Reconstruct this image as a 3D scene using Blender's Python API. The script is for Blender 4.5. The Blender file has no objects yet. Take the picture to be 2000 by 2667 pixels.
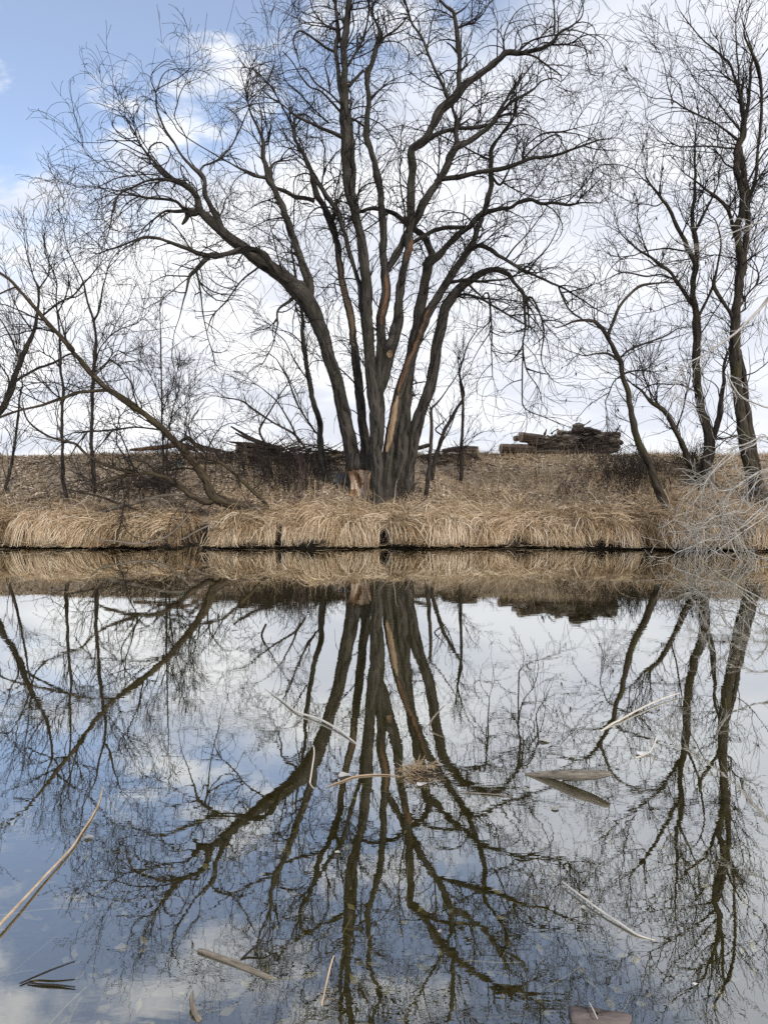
import bpy, math
import numpy as np
from mathutils import Vector

# ---------------------------------------------------------------- camera, sky, sun, exposure
S = bpy.context.scene
COL = S.collection
CAM_H, TILT, FPX = 1.6, math.atan(133.5 / 2000.0), 2000.0
cam_data = bpy.data.cameras.new('camera')
cam = bpy.data.objects.new('camera', cam_data)
COL.objects.link(cam)
cam.location = (0, 0, CAM_H)
cam.rotation_euler = (math.pi / 2 - TILT, 0, 0)
cam_data.sensor_fit = 'HORIZONTAL'
cam_data.sensor_width = 36.0
cam_data.lens = 36.0
cam_data.clip_start = 0.05
cam_data.clip_end = 3000.0
S.camera = cam
S.render.resolution_x, S.render.resolution_y = 767, 1024
S.view_settings.view_transform = 'Standard'
S.view_settings.look = 'None'
S.view_settings.gamma = 1.0
S.view_settings.exposure = 0.4
S.view_settings.use_curve_mapping = False
S.cycles.use_denoising = False
S.cycles.max_bounces = 8
S.cycles.transparent_max_bounces = 12

SUN_EL, SUN_AZ = math.radians(40), math.radians(150)      # azimuth clockwise from +Y (view direction)


class NT:
    """small helper to write node trees"""
    def __init__(self, tree):
        self.t = tree
        self.t.nodes.clear()

    def n(self, kind, **kw):
        nd = self.t.nodes.new(kind)
        for k, v in kw.items():
            if k.startswith('i_'):
                key = k[2:]
                key = int(key) if key.isdigit() else key.replace('_', ' ')
                sock = nd.inputs[key]
                if hasattr(v, 'is_output'):
                    self.t.links.new(v, sock)
                else:
                    sock.default_value = v
            else:
                setattr(nd, k, v)
        return nd

    def math(self, op, a, b=0.0, c=0.0, clamp=False):
        nd = self.t.nodes.new('ShaderNodeMath')
        nd.operation = op
        nd.use_clamp = clamp
        for i, v in enumerate((a, b, c)):
            if hasattr(v, 'is_output'):
                self.t.links.new(v, nd.inputs[i])
            else:
                nd.inputs[i].default_value = v
        return nd.outputs[0]

    def mix(self, f, a, b, blend='MIX'):
        nd = self.t.nodes.new('ShaderNodeMix')
        nd.data_type = 'RGBA'
        nd.blend_type = blend
        for key, v in ((0, f), (6, a), (7, b)):
            if hasattr(v, 'is_output'):
                self.t.links.new(v, nd.inputs[key])
            else:
                nd.inputs[key].default_value = v if key == 0 else (*v, 1.0)
        return nd.outputs[2]

    def ramp(self, f, stops, interp='LINEAR'):
        nd = self.t.nodes.new('ShaderNodeValToRGB')
        nd.color_ramp.interpolation = interp
        e = nd.color_ramp.elements
        while len(e) < len(stops):
            e.new(0.5)
        for el, (p, c) in zip(e, stops):
            el.position = p
            el.color = (*c, 1.0) if len(c) == 3 else c
        self.t.links.new(f, nd.inputs[0])
        return nd.outputs[0]

    def smooth(self, x, lo, hi):
        nd = self.t.nodes.new('ShaderNodeMapRange')
        nd.interpolation_type = 'SMOOTHSTEP'
        self.t.links.new(x, nd.inputs[0])
        nd.inputs[1].default_value = lo
        nd.inputs[2].default_value = hi
        return nd.outputs[0]

    def noise(self, vec, scale, detail=4.0, rough=0.5, dist=0.0):
        nd = self.n('ShaderNodeTexNoise', i_Scale=scale, i_Detail=detail, i_Roughness=rough, i_Distortion=dist)
        if vec is not None:
            self.t.links.new(vec, nd.inputs['Vector'])
        return nd.outputs[0]

    def scale(self, vec, s):
        nd = self.n('ShaderNodeMapping')
        self.t.links.new(vec, nd.inputs[0])
        nd.inputs[3].default_value = s
        return nd.outputs[0]


world = bpy.data.worlds.new('World')
S.world = world
world.use_nodes = True
w = NT(world.node_tree)
sky = w.n('ShaderNodeTexSky', sky_type='NISHITA', sun_disc=False)
sky.sun_elevation = SUN_EL
sky.sun_rotation = SUN_AZ
sky.altitude = 1500
sky.air_density = 1.0
sky.dust_density = 0.1
sky.ozone_density = 2.0
SKY_STRENGTH = 0.15
tc = w.n('ShaderNodeTexCoord')
sep = w.n('ShaderNodeSeparateXYZ', i_0=tc.outputs['Generated'])
X, Y, Z = sep.outputs
az = w.math('ARCTAN2', X, Y)
el = w.math('ARCSINE', Z)
# clouds seen in perspective: the direction is projected on a flat layer
zz = w.math('ADD', w.math('MAXIMUM', Z, 0.0), 0.34)
lay = w.n('ShaderNodeCombineXYZ', i_0=w.math('DIVIDE', X, zz), i_1=w.math('DIVIDE', Y, zz), i_2=0.0).outputs[0]
n_big = w.noise(lay, 1.6, 6.0, 0.55, 0.4)
n_fine = w.noise(w.scale(lay, (1.0, 1.3, 1.0)), 3.4, 8.0, 0.60, 0.25)
n_tone = w.noise(w.scale(lay, (0.9, 1.5, 1.0)), 2.2, 5.0, 0.5, 0.2)
azc = w.math('MINIMUM', w.math('MAXIMUM', az, -0.75), 0.75)
thr = w.math('ADD', w.math('MULTIPLY', azc, 0.36), 0.425)
gap = w.math('ADD', w.math('SUBTRACT', el, thr), w.math('MULTIPLY', w.math('SUBTRACT', n_big, 0.5), 0.34))
blue = w.smooth(gap, -0.05, 0.07)
# a second, smaller opening low on the left
da = w.math('DIVIDE', w.math('ADD', az, 0.37), 0.20)
de = w.math('DIVIDE', w.math('SUBTRACT', el, 0.285), 0.045)
spot = w.math('SUBTRACT', 1.0, w.math('ADD', w.math('MULTIPLY', da, da), w.math('MULTIPLY', de, de)))
spot = w.smooth(w.math('ADD', spot, w.math('MULTIPLY', w.math('SUBTRACT', n_fine, 0.5), 4.0)), 0.0, 1.6)
blue = w.math('MAXIMUM', blue, w.math('MULTIPLY', spot, 0.75))
wisp = w.math('MULTIPLY', w.smooth(n_fine, 0.48, 0.62), 0.95)
blue = w.math('MULTIPLY', blue, w.math('SUBTRACT', 1.0, wisp))
tone = w.smooth(n_tone, 0.36, 0.62)
cl_l = w.mix(tone, (0.62, 0.65, 0.72), (0.90, 0.905, 0.915))
cl_r = w.mix(tone, (0.63, 0.66, 0.735), (0.75, 0.77, 0.81))
cloud = w.mix(w.smooth(az, -0.12, 0.22), cl_l, cl_r)
skyc = w.n('ShaderNodeVectorMath', operation='SCALE', i_0=sky.outputs[0])
skyc.inputs['Scale'].default_value = SKY_STRENGTH
haze_blue = w.mix(0.17, skyc.outputs[0], (0.9, 0.92, 0.97))
final = w.mix(blue, cloud, haze_blue)
bg = w.n('ShaderNodeBackground', i_Color=final, i_Strength=1.0)
wo = w.n('ShaderNodeOutputWorld', i_Surface=bg.outputs[0])

sun_data = bpy.data.lights.new('sun', 'SUN')
sun_data.energy = 2.1
sun_data.angle = math.radians(10)
sun_data.color = (1.0, 0.95, 0.88)
sun = bpy.data.objects.new('sun', sun_data)
COL.objects.link(sun)
sdir = Vector((math.sin(SUN_AZ) * math.cos(SUN_EL), math.cos(SUN_AZ) * math.cos(SUN_EL), math.sin(SUN_EL)))
sun.rotation_euler = (-sdir).to_track_quat('-Z', 'Y').to_euler()
sun.location = sdir * 60

# ---------------------------------------------------------------- helpers
rng = np.random.default_rng(7)
CT, ST = math.cos(TILT), math.sin(TILT)


def at(px, py, d):
    """world point seen at photo pixel (2000 x 2667) at distance d along +Y"""
    cx, cy = (px - 1000.0) / FPX, (1333.5 - py) / FPX
    v = np.array([cx, CT + cy * ST, -ST + cy * CT])
    return np.array([0, 0, CAM_H]) + v * (d / v[1])


def on_plane(px, py, z=0.0):
    cx, cy = (px - 1000.0) / FPX, (1333.5 - py) / FPX
    v = np.array([cx, CT + cy * ST, -ST + cy * CT])
    return np.array([0, 0, CAM_H]) + v * ((z - CAM_H) / v[2])


def sines(seed, n=5, f0=0.5, gain=0.6):
    r = np.random.default_rng(seed)
    fr = f0 * 1.9 ** np.arange(n)
    a = gain ** np.arange(n)
    th = r.uniform(0, 2 * math.pi, n)
    ph = r.uniform(0, 2 * math.pi, n)
    def f(x, y):
        s = 0
        for i in range(n):
            s = s + a[i] * np.sin(fr[i] * (np.cos(th[i]) * x + np.sin(th[i]) * y) + ph[i])
        return s / a.sum()
    return f


NA, NB, NC = sines(11, 6, 0.6), sines(12, 6, 2.2, 0.75), sines(13, 4, 0.9)


def notch(x):
    """how far the bank is cut back (clefts between the grass mounds)"""
    return (0.75 * np.exp(-((x + 3.56) / 0.22) ** 2) + 0.28 * np.exp(-((x + 1.94) / 0.06) ** 2)
            + 0.30 * np.exp(-((x + 0.02) / 0.05) ** 2))


def shore0(x):
    return 14.28 + 0.20 * NC(x, 0.0) + 0.15 * NB(x, 3.0) - 0.035 * x * (x > 0)


def shore(x):
    return shore0(x) + notch(x)


PROF_D = [-0.9, -0.12, 0.0, 0.06, 0.35, 0.9, 1.4, 2.1, 3.0, 3.7, 4.4, 5.0, 12, 60, 120, 600]
PROF_Z = [-0.85, -0.75, -0.2, 0.34, 0.46, 0.53, 0.62, 0.88, 1.19, 1.47, 1.70, 1.725, 1.68, 1.6, 1.4, 0.6]
BED_Y = [-60, -6, -2.2, 0.9, 1.6, 2.6, 4, 7, 13]
BED_Z = [1.2, 0.6, 0.1, 0.02, -0.10, -0.20, -0.42, -0.8, -0.9]


def ground_z(x, y):
    x = np.asarray(x, float); y = np.asarray(y, float)
    d0 = y - shore0(x)
    d = d0 - notch(x) * np.clip(1 - (d0 - 0.3) / 1.3, 0, 1)
    zb = np.interp(d, PROF_D, PROF_Z)
    amp = np.clip(d / 1.5, 0, 1)
    zb = zb + amp * (0.05 * NA(x, y) + 0.03 * NB(x, y))
    zb = zb + 0.04 * np.exp(-((x - 2.6) / 2.2) ** 2) * np.clip((d - 3.5) / 1.6, 0, 1) * np.exp(-np.clip(d - 7, 0, 99) / 4)
    near = np.interp(y, BED_Y, BED_Z) + 0.015 * NB(x, y)
    k = np.clip((d + 0.9) / 0.05, 0, 1)
    return np.where(d < -0.9, near, zb)


def gz(x, y):
    return float(ground_z(np.array([x]), np.array([y]))[0])


def on_ground(px, py):
    """distance along +Y at which the ray through a photo pixel meets the ground of the far bank"""
    for d in np.arange(14.4, 22.0, 0.02):
        q = at(px, py, d)
        if q[2] <= gz(q[0], q[1]): return d
    return None


def mesh_obj(name, V, F, mat, parent=None, uv=None, attr=None, smooth=True, origin=None, mats=None, midx=None):
    """V (n,3); F (m,k) with k = 3 or 4; one mesh object, vertices kept relative to the parent's or its own origin"""
    V = np.asarray(V, np.float64)
    F = np.asarray(F, np.int32)
    if parent is not None:
        o0 = np.array(parent['_o'])
    else:
        o0 = np.zeros(3) if origin is None else np.asarray(origin, float)
    me = bpy.data.meshes.new(name)
    k = F.shape[1]
    me.vertices.add(len(V))
    me.vertices.foreach_set('co', (V - o0).astype(np.float32).ravel())
    me.loops.add(F.size)
    me.loops.foreach_set('vertex_index', F.ravel())
    me.polygons.add(len(F))
    me.polygons.foreach_set('loop_start', np.arange(0, F.size, k, dtype=np.int32))
    me.polygons.foreach_set('use_smooth', np.full(len(F), smooth))
    if midx is not None:
        me.polygons.foreach_set('material_index', np.asarray(midx, np.int32))
    if uv is not None:
        ul = me.uv_layers.new(name='UVMap')
        ul.data.foreach_set('uv', np.asarray(uv, np.float32)[F.ravel()].ravel())
    if attr is not None:
        a = me.attributes.new('rnd', 'FLOAT', 'POINT')
        a.data.foreach_set('value', np.asarray(attr, np.float32))
    me.update(calc_edges=True)
    me.validate()
    for m in (mats or [mat]):
        me.materials.append(m)
    o = bpy.data.objects.new(name, me)
    COL.objects.link(o)
    if parent is not None:
        o.parent = parent
        o['_o'] = list(parent['_o'])
    else:
        o.location = o0
        o['_o'] = [float(c) for c in o0]
    return o


def thing(name, label, cat, loc, group=None):
    o = bpy.data.objects.new(name, None)
    COL.objects.link(o)
    o.empty_display_size = 0.1
    o.location = loc
    o['_o'] = [float(c) for c in loc]
    return tag(o, label, cat, group)


def tag(o, label=None, cat=None, group=None, kind=None):
    if label: o['label'] = label
    if cat: o['category'] = cat
    if group: o['group'] = group
    if kind: o['kind'] = kind
    return o


def spline(P, step):
    """Catmull-Rom through the rows of P (n, k), resampled about every `step` metres"""
    P = np.asarray(P, float)
    if len(P) < 3:
        n = max(2, int(np.linalg.norm(P[-1, :3] - P[0, :3]) / step) + 1)
        t = np.linspace(0, 1, n)[:, None]
        return P[0] * (1 - t) + P[-1] * t
    Q = np.vstack([2 * P[0] - P[1], P, 2 * P[-1] - P[-2]])
    out = []
    for i in range(len(P) - 1):
        p0, p1, p2, p3 = Q[i:i + 4]
        L = np.linalg.norm((p2 - p1)[:3])
        n = max(2, int(L / step) + 1)
        t = np.linspace(0, 1, n, endpoint=False)[:, None]
        out.append(0.5 * (2 * p1 + (p2 - p0) * t + (2 * p0 - 5 * p1 + 4 * p2 - p3) * t ** 2
                          + (3 * p1 - p0 - 3 * p2 + p3) * t ** 3))
    out.append(P[-1:])
    return np.vstack(out)


def unit(v):
    return v / np.maximum(np.linalg.norm(v, axis=-1, keepdims=True), 1e-9)


def tubes(P, R, sides=3):
    """batch of N tubes with n points each: P (N,n,3), R (N,n) -> V, F, uv"""
    P = np.asarray(P, float); R = np.asarray(R, float)
    N, n, _ = P.shape
    T = np.empty_like(P)
    T[:, 1:-1] = P[:, 2:] - P[:, :-2]
    T[:, 0] = P[:, 1] - P[:, 0]
    T[:, -1] = P[:, -1] - P[:, -2]
    T = unit(T)
    ref = np.where(np.abs(T[:, :1, 2:3]) > 0.85, np.array([1.0, 0.1, 0]), np.array([0.1, 0.05, 1.0]))
    A = np.empty_like(P)
    a = unit(np.cross(T[:, 0], ref[:, 0]))
    for i in range(n):
        a = unit(a - (a * T[:, i]).sum(-1, keepdims=True) * T[:, i])
        A[:, i] = a
    B = np.cross(T, A)
    th = np.linspace(0, 2 * math.pi, sides, endpoint=False)
    ring = (np.cos(th)[None, None, :, None] * A[:, :, None] + np.sin(th)[None, None, :, None] * B[:, :, None])
    V = P[:, :, None] + ring * R[:, :, None, None]
    idx = np.arange(N * n * sides).reshape(N, n, sides)
    i0 = idx[:, :-1]; i1 = idx[:, 1:]
    F = np.stack([i0, np.roll(i0, -1, 2), np.roll(i1, -1, 2), i1], -1).reshape(-1, 4)
    seg = np.linalg.norm(np.diff(P, axis=1), axis=-1)
    ln = np.concatenate([np.zeros((N, 1)), np.cumsum(seg, 1)], 1)
    circ = 2 * math.pi * np.maximum(R.mean(), 0.004)
    uv = np.stack(np.broadcast_arrays((np.arange(sides) / sides * circ)[None, None, :], ln[:, :, None]), -1)
    return V.reshape(-1, 3), F, uv.reshape(-1, 2)


def limb_tube(path, sides=None, rough=0.05, seed=0, cap=True, rag=0.0):
    """path (n,4) x y z r -> V, F, uv with an uneven, slightly lumpy outline"""
    path = np.asarray(path, float)
    if cap:
        t0 = unit(path[0, :3] - path[1, :3]); t1 = unit(path[-1, :3] - path[-2, :3])
        a = np.r_[path[0, :3] + t0 * 0.0015, path[0, 3] * 0.03]
        b = np.r_[path[-1, :3] + t1 * 0.0015, path[-1, 3] * 0.03]
        path = np.vstack([a, path, b])
    n = len(path)
    r = path[:, 3]
    if sides is None:
        sides = 16 if r.max() > 0.09 else (10 if r.max() > 0.03 else 6)
    V, F, uv = tubes(path[None, :, :3], r[None], sides)
    rr = np.random.default_rng(seed)
    th = np.tile(np.linspace(0, 2 * math.pi, sides, endpoint=False), n)
    ln = np.repeat(np.concatenate([[0], np.cumsum(np.linalg.norm(np.diff(path[:, :3], axis=0), axis=1))]), sides)
    f = 0
    for kt, kl, am in ((1, 2.0, .8), (2, 4.1, .6), (3, 7.3, .5), (5, 3.1, .45), (4, 15.0, .35)):
        f = f + am * np.sin(kt * th + kl * ln + rr.uniform(0, 6.3)) * np.sin(kl * 0.7 * ln + rr.uniform(0, 6.3))
    C = np.repeat(path[:, :3], sides, 0)
    if rag:                                   # deep splits and ridges of rotten or split wood
        g = 0
        for kt, kl, am in ((5, 2.6, 1.0), (8, 4.3, 0.9), (11, 3.0, 0.7), (3, 19.0, 0.5), (7, 31.0, 0.4)):
            g = g + am * np.sin(kt * th + 1.3 * np.sin(kl * ln + rr.uniform(0, 6.3)) + rr.uniform(0, 6.3))
        f = f + rag / max(rough, 1e-6) * (-np.abs(g) + 0.8 + 0.25 * rr.normal(size=len(g)))
    V = C + (V - C) * np.maximum(1 + rough * f, 0.35)[:, None]
    return V, F, uv


# ---------------------------------------------------------------- materials
def bsdf(name):
    m = bpy.data.materials.new(name)
    m.use_nodes = True
    t = NT(m.node_tree)
    p = t.n('ShaderNodeBsdfPrincipled')
    p.inputs['Roughness'].default_value = 0.85
    p.inputs['Specular IOR Level'].default_value = 0.25
    t.n('ShaderNodeOutputMaterial', i_Surface=p.outputs[0])
    return m, t, p


def bark_mat(name, dark, light, moss=None, k=1.0, bump=0.9):
    m, t, p = bsdf(name)
    uv = t.n('ShaderNodeUVMap').outputs[0]
    ob = t.n('ShaderNodeTexCoord').outputs['Object']
    fur = t.noise(t.scale(uv, (17 * k, 2.4 * k, 1)), 1.0, 4.0, 0.6, 0.6)
    fine = t.noise(ob, 38.0, 4.0, 0.6)
    big = t.noise(ob, 1.7, 4.0, 0.5)
    f = t.math('ADD', t.math('MULTIPLY', fur, 0.84), t.math('MULTIPLY', fine, 0.16))
    c = t.ramp(f, [(0.36, dark), (0.5, tuple((a + b) / 2 for a, b in zip(dark, light))), (0.64, light)])
    c = t.mix(t.smooth(big, 0.35, 0.7), c, tuple(a * 0.62 for a in light), 'MIX') if False else c
    if moss:
        mk = t.math('MULTIPLY', t.smooth(t.noise(ob, 2.3, 5.0, 0.6), 0.52, 0.68), 0.55)
        c = t.mix(mk, c, moss)
    t.t.links.new(c, p.inputs['Base Color'])
    b = t.n('ShaderNodeBump', i_Strength=bump, i_Distance=0.035 / k, i_Height=fur)
    t.t.links.new(b.outputs[0], p.inputs['Normal'])
    return m


def rnd_mat(name, stops, rough=0.8, trans=0.0, patch=None):
    """colour picked per piece from the stored random value"""
    m, t, p = bsdf(name)
    a = t.n('ShaderNodeAttribute', attribute_name='rnd')
    c = t.ramp(a.outputs['Fac'], stops)
    if patch:
        ob = t.n('ShaderNodeTexCoord').outputs['Object']
        c = t.mix(t.math('MULTIPLY', t.smooth(t.noise(ob, patch[0], 4.0, 0.55), 0.42, 0.62), patch[2]), c, patch[1], 'MULTIPLY')
    t.t.links.new(c, p.inputs['Base Color'])
    p.inputs['Roughness'].default_value = rough
    if trans:
        tr = t.n('ShaderNodeBsdfTranslucent', i_Color=c)
        mx = t.n('ShaderNodeMixShader', i_0=trans, i_1=p.outputs[0], i_2=tr.outputs[0])
        out = [n for n in t.t.nodes if n.type == 'OUTPUT_MATERIAL'][0]
        t.t.links.new(mx.outputs[0], out.inputs[0])
    return m


M = {}
M['bark'] = bark_mat('willow_bark', (0.005, 0.0042, 0.0034), (0.088, 0.075, 0.060), moss=(0.036, 0.038, 0.018))
M['bark_small'] = bark_mat('branch_bark', (0.012, 0.009, 0.007), (0.066, 0.053, 0.041), k=1.6, bump=0.5)
M['twig'] = bark_mat('twig_bark', (0.013, 0.010, 0.008), (0.046, 0.036, 0.028), k=2.0, bump=0.1)
M['twig_purple'] = bark_mat('brush_twig_bark', (0.045, 0.030, 0.028), (0.13, 0.088, 0.080), k=2.0, bump=0.1)
M['bark_right'] = bark_mat('locust_bark', (0.010, 0.0075, 0.005), (0.080, 0.062, 0.044), moss=(0.060, 0.058, 0.014), k=1.2)
M['bark_lean'] = bark_mat('leaning_bark', (0.018, 0.012, 0.007), (0.100, 0.074, 0.044), moss=(0.060, 0.052, 0.014), k=1.4, bump=0.6)
M['bleached'] = bark_mat('bleached_wood', (0.24, 0.215, 0.18), (0.66, 0.62, 0.55), k=2.0, bump=0.2)
M['pale_branch'] = bark_mat('pale_branch_wood', (0.07, 0.055, 0.042), (0.26, 0.215, 0.165), k=1.6, bump=0.3)
M['bare_wood'] = bark_mat('bare_wood', (0.12, 0.068, 0.034), (0.46, 0.33, 0.21), k=0.8, bump=0.6)
M['red_wood'] = bark_mat('reddish_wood', (0.035, 0.020, 0.012), (0.24, 0.130, 0.072), k=0.8, bump=0.6)
M['gnaw'] = bark_mat('gnawed_wood', (0.22, 0.115, 0.055), (0.78, 0.62, 0.47), k=0.7, bump=0.7)
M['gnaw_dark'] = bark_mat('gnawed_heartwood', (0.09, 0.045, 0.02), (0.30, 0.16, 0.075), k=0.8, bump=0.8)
M['log'] = bark_mat('log_bark', (0.024, 0.017, 0.012), (0.17, 0.128, 0.098), k=0.55, bump=1.0)
M['rotten'] = bark_mat('rotten_wood', (0.022, 0.013, 0.008), (0.44, 0.36, 0.285), k=0.6, bump=1.0)
M['cut'] = bark_mat('cut_wood', (0.26, 0.17, 0.10), (0.56, 0.42, 0.29), k=1.2, bump=0.4)
M['drift'] = bark_mat('driftwood', (0.115, 0.092, 0.065), (0.31, 0.265, 0.205), k=1.6, bump=0.4)
M['cane'] = bark_mat('dry_cane', (0.34, 0.24, 0.14), (0.64, 0.50, 0.35), k=1.5, bump=0.1)
M['pale_cane'] = bark_mat('pale_cane', (0.45, 0.40, 0.32), (0.70, 0.64, 0.55), k=1.5, bump=0.1)
M['wet'] = bark_mat('wet_dark_wood', (0.012, 0.010, 0.008), (0.05, 0.042, 0.034), k=1.6, bump=0.3)
M['slab'] = bark_mat('waterlogged_bark', (0.040, 0.030, 0.026), (0.155, 0.125, 0.11), k=1.0, bump=0.8)
GR = [(0.0, (0.10, 0.060, 0.026)), (0.28, (0.30, 0.21, 0.115)), (0.55, (0.58, 0.43, 0.265)), (0.8, (0.78, 0.62, 0.43)), (1.0, (0.88, 0.78, 0.62))]
M['sedge'] = rnd_mat('dry_sedge', GR, 0.65, 0.15, patch=(1.3, (0.78, 0.72, 0.64), 0.7))
M['slope_grass'] = rnd_mat('dry_grass', [(0.0, (0.12, 0.082, 0.046)), (0.35, (0.40, 0.30, 0.185)), (0.75, (0.66, 0.52, 0.35)), (1.0, (0.80, 0.70, 0.54))], 0.75, 0.15, patch=(0.9, (0.72, 0.65, 0.56), 0.7))
M['litter'] = rnd_mat('fallen_leaves', [(0.0, (0.07, 0.044, 0.026)), (0.4, (0.27, 0.195, 0.125)), (0.7, (0.46, 0.37, 0.27)), (1.0, (0.64, 0.56, 0.46))], 0.7)
M['glint_pale'] = rnd_mat('pale_sky_glint', [(0.0, (0.30, 0.27, 0.22)), (0.6, (0.48, 0.45, 0.40)), (1.0, (0.70, 0.68, 0.65))], 0.5)  # pale tones stand in for sky reflected at the water surface
M['dead_leaf'] = rnd_mat('hanging_dead_leaf', [(0.0, (0.03, 0.02, 0.015)), (1.0, (0.09, 0.06, 0.04))], 0.8)
M['sunk'] = rnd_mat('sunken_litter', [(0.0, (0.015, 0.012, 0.008)), (0.5, (0.12, 0.10, 0.07)), (1.0, (0.36, 0.33, 0.27))], 0.8)

m, t, p = bsdf('teal_plastic')
p.inputs['Base Color'].default_value = (0.16, 0.42, 0.38, 1)
p.inputs['Roughness'].default_value = 0.4
c = t.noise(t.n('ShaderNodeTexCoord').outputs['Object'], 14.0, 4.0)
t.t.links.new(t.ramp(c, [(0.3, (0.10, 0.28, 0.26)), (0.7, (0.25, 0.52, 0.47))]), p.inputs['Base Color'])
M['teal'] = m
m, t, p = bsdf('grey_rock')
ob = t.n('ShaderNodeTexCoord').outputs['Object']
c = t.noise(ob, 9.0, 7.0, 0.65)
t.t.links.new(t.ramp(c, [(0.3, (0.055, 0.052, 0.046)), (0.55, (0.15, 0.145, 0.13)), (0.75, (0.26, 0.25, 0.23))]), p.inputs['Base Color'])
t.t.links.new(t.n('ShaderNodeBump', i_Strength=0.7, i_Distance=0.02, i_Height=c).outputs[0], p.inputs['Normal'])
M['rock'] = m

# soil, leaf mould and pond mud on one sheet
m, t, p = bsdf('bank_soil')
ob = t.n('ShaderNodeTexCoord').outputs['Object']
sx = t.n('ShaderNodeSeparateXYZ', i_0=ob)
n1 = t.noise(ob, 7.0, 7.0, 0.65)
n2 = t.noise(ob, 38.0, 5.0, 0.65)
n3 = t.noise(ob, 0.7, 4.0, 0.5)
f = t.math('ADD', t.math('MULTIPLY', n1, 0.45), t.math('MULTIPLY', n2, 0.55))
soil = t.ramp(f, [(0.38, (0.10, 0.068, 0.042)), (0.5, (0.28, 0.21, 0.14)), (0.60, (0.46, 0.37, 0.265))])
turf = t.ramp(f, [(0.38, (0.17, 0.125, 0.07)), (0.5, (0.36, 0.28, 0.175)), (0.62, (0.52, 0.42, 0.28))])
above = t.smooth(t.math('ADD', sx.outputs[2], t.math('MULTIPLY', t.math('SUBTRACT', n3, 0.5), 0.5)), 1.45, 1.70)
land = t.mix(above, soil, turf)
mud = t.ramp(f, [(0.36, (0.042, 0.036, 0.006)), (0.52, (0.072, 0.060, 0.012)), (0.64, (0.11, 0.095, 0.035))])
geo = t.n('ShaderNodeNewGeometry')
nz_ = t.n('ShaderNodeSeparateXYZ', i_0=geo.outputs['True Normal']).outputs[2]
steep_soil = t.ramp(f, [(0.38, (0.016, 0.012, 0.009)), (0.6, (0.050, 0.038, 0.026))])
face = t.mix(t.smooth(nz_, 0.45, 0.75), steep_soil, land)          # darker soil colour where the bank is cut steep
under = t.smooth(sx.outputs[2], -0.10, 0.0)
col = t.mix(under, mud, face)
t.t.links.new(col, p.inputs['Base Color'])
t.t.links.new(t.n('ShaderNodeBump', i_Strength=0.6, i_Distance=0.03, i_Height=f).outputs[0], p.inputs['Normal'])
M['soil'] = m

# still pond: mirror film that gets stronger towards grazing angles, over clear brownish water
m = bpy.data.materials.new('pond_water')
m.use_nodes = True
t = NT(m.node_tree)
ob = t.n('ShaderNodeTexCoord').outputs['Object']
r1 = t.noise(t.scale(ob, (2.0, 5.5, 1)), 1.0, 3.0, 0.55, 0.6)
r2 = t.noise(t.scale(ob, (9.0, 22.0, 1)), 1.0, 3.0, 0.55, 0.4)
h = t.math('ADD', t.math('MULTIPLY', r1, 0.75), t.math('MULTIPLY', r2, 0.20))
calm = t.smooth(t.noise(t.scale(ob, (0.35, 0.8, 1)), 1.0, 2.0, 0.5), 0.35, 0.65)
bump = t.n('ShaderNodeBump', i_Distance=0.00055, i_Height=t.math('MULTIPLY', h, t.math('ADD', t.math('MULTIPLY', calm, 0.7), 0.3)))
bump.inputs['Strength'].default_value = 1.0
lw = t.n('ShaderNodeLayerWeight', i_Blend=0.5)
fr = t.math('MULTIPLY', t.math('POWER', lw.outputs['Facing'], 1.06, clamp=True), 0.97)
gl = t.n('ShaderNodeBsdfGlossy', i_Roughness=0.004, i_Color=(0.97, 0.98, 0.97, 1), i_Normal=bump.outputs[0])
tr = t.n('ShaderNodeBsdfTransparent', i_Color=(0.84, 0.80, 0.52, 1))
mx = t.n('ShaderNodeMixShader', i_0=fr, i_1=tr.outputs[0], i_2=gl.outputs[0])
t.n('ShaderNodeOutputMaterial', i_Surface=mx.outputs[0])
M['water'] = m

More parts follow.
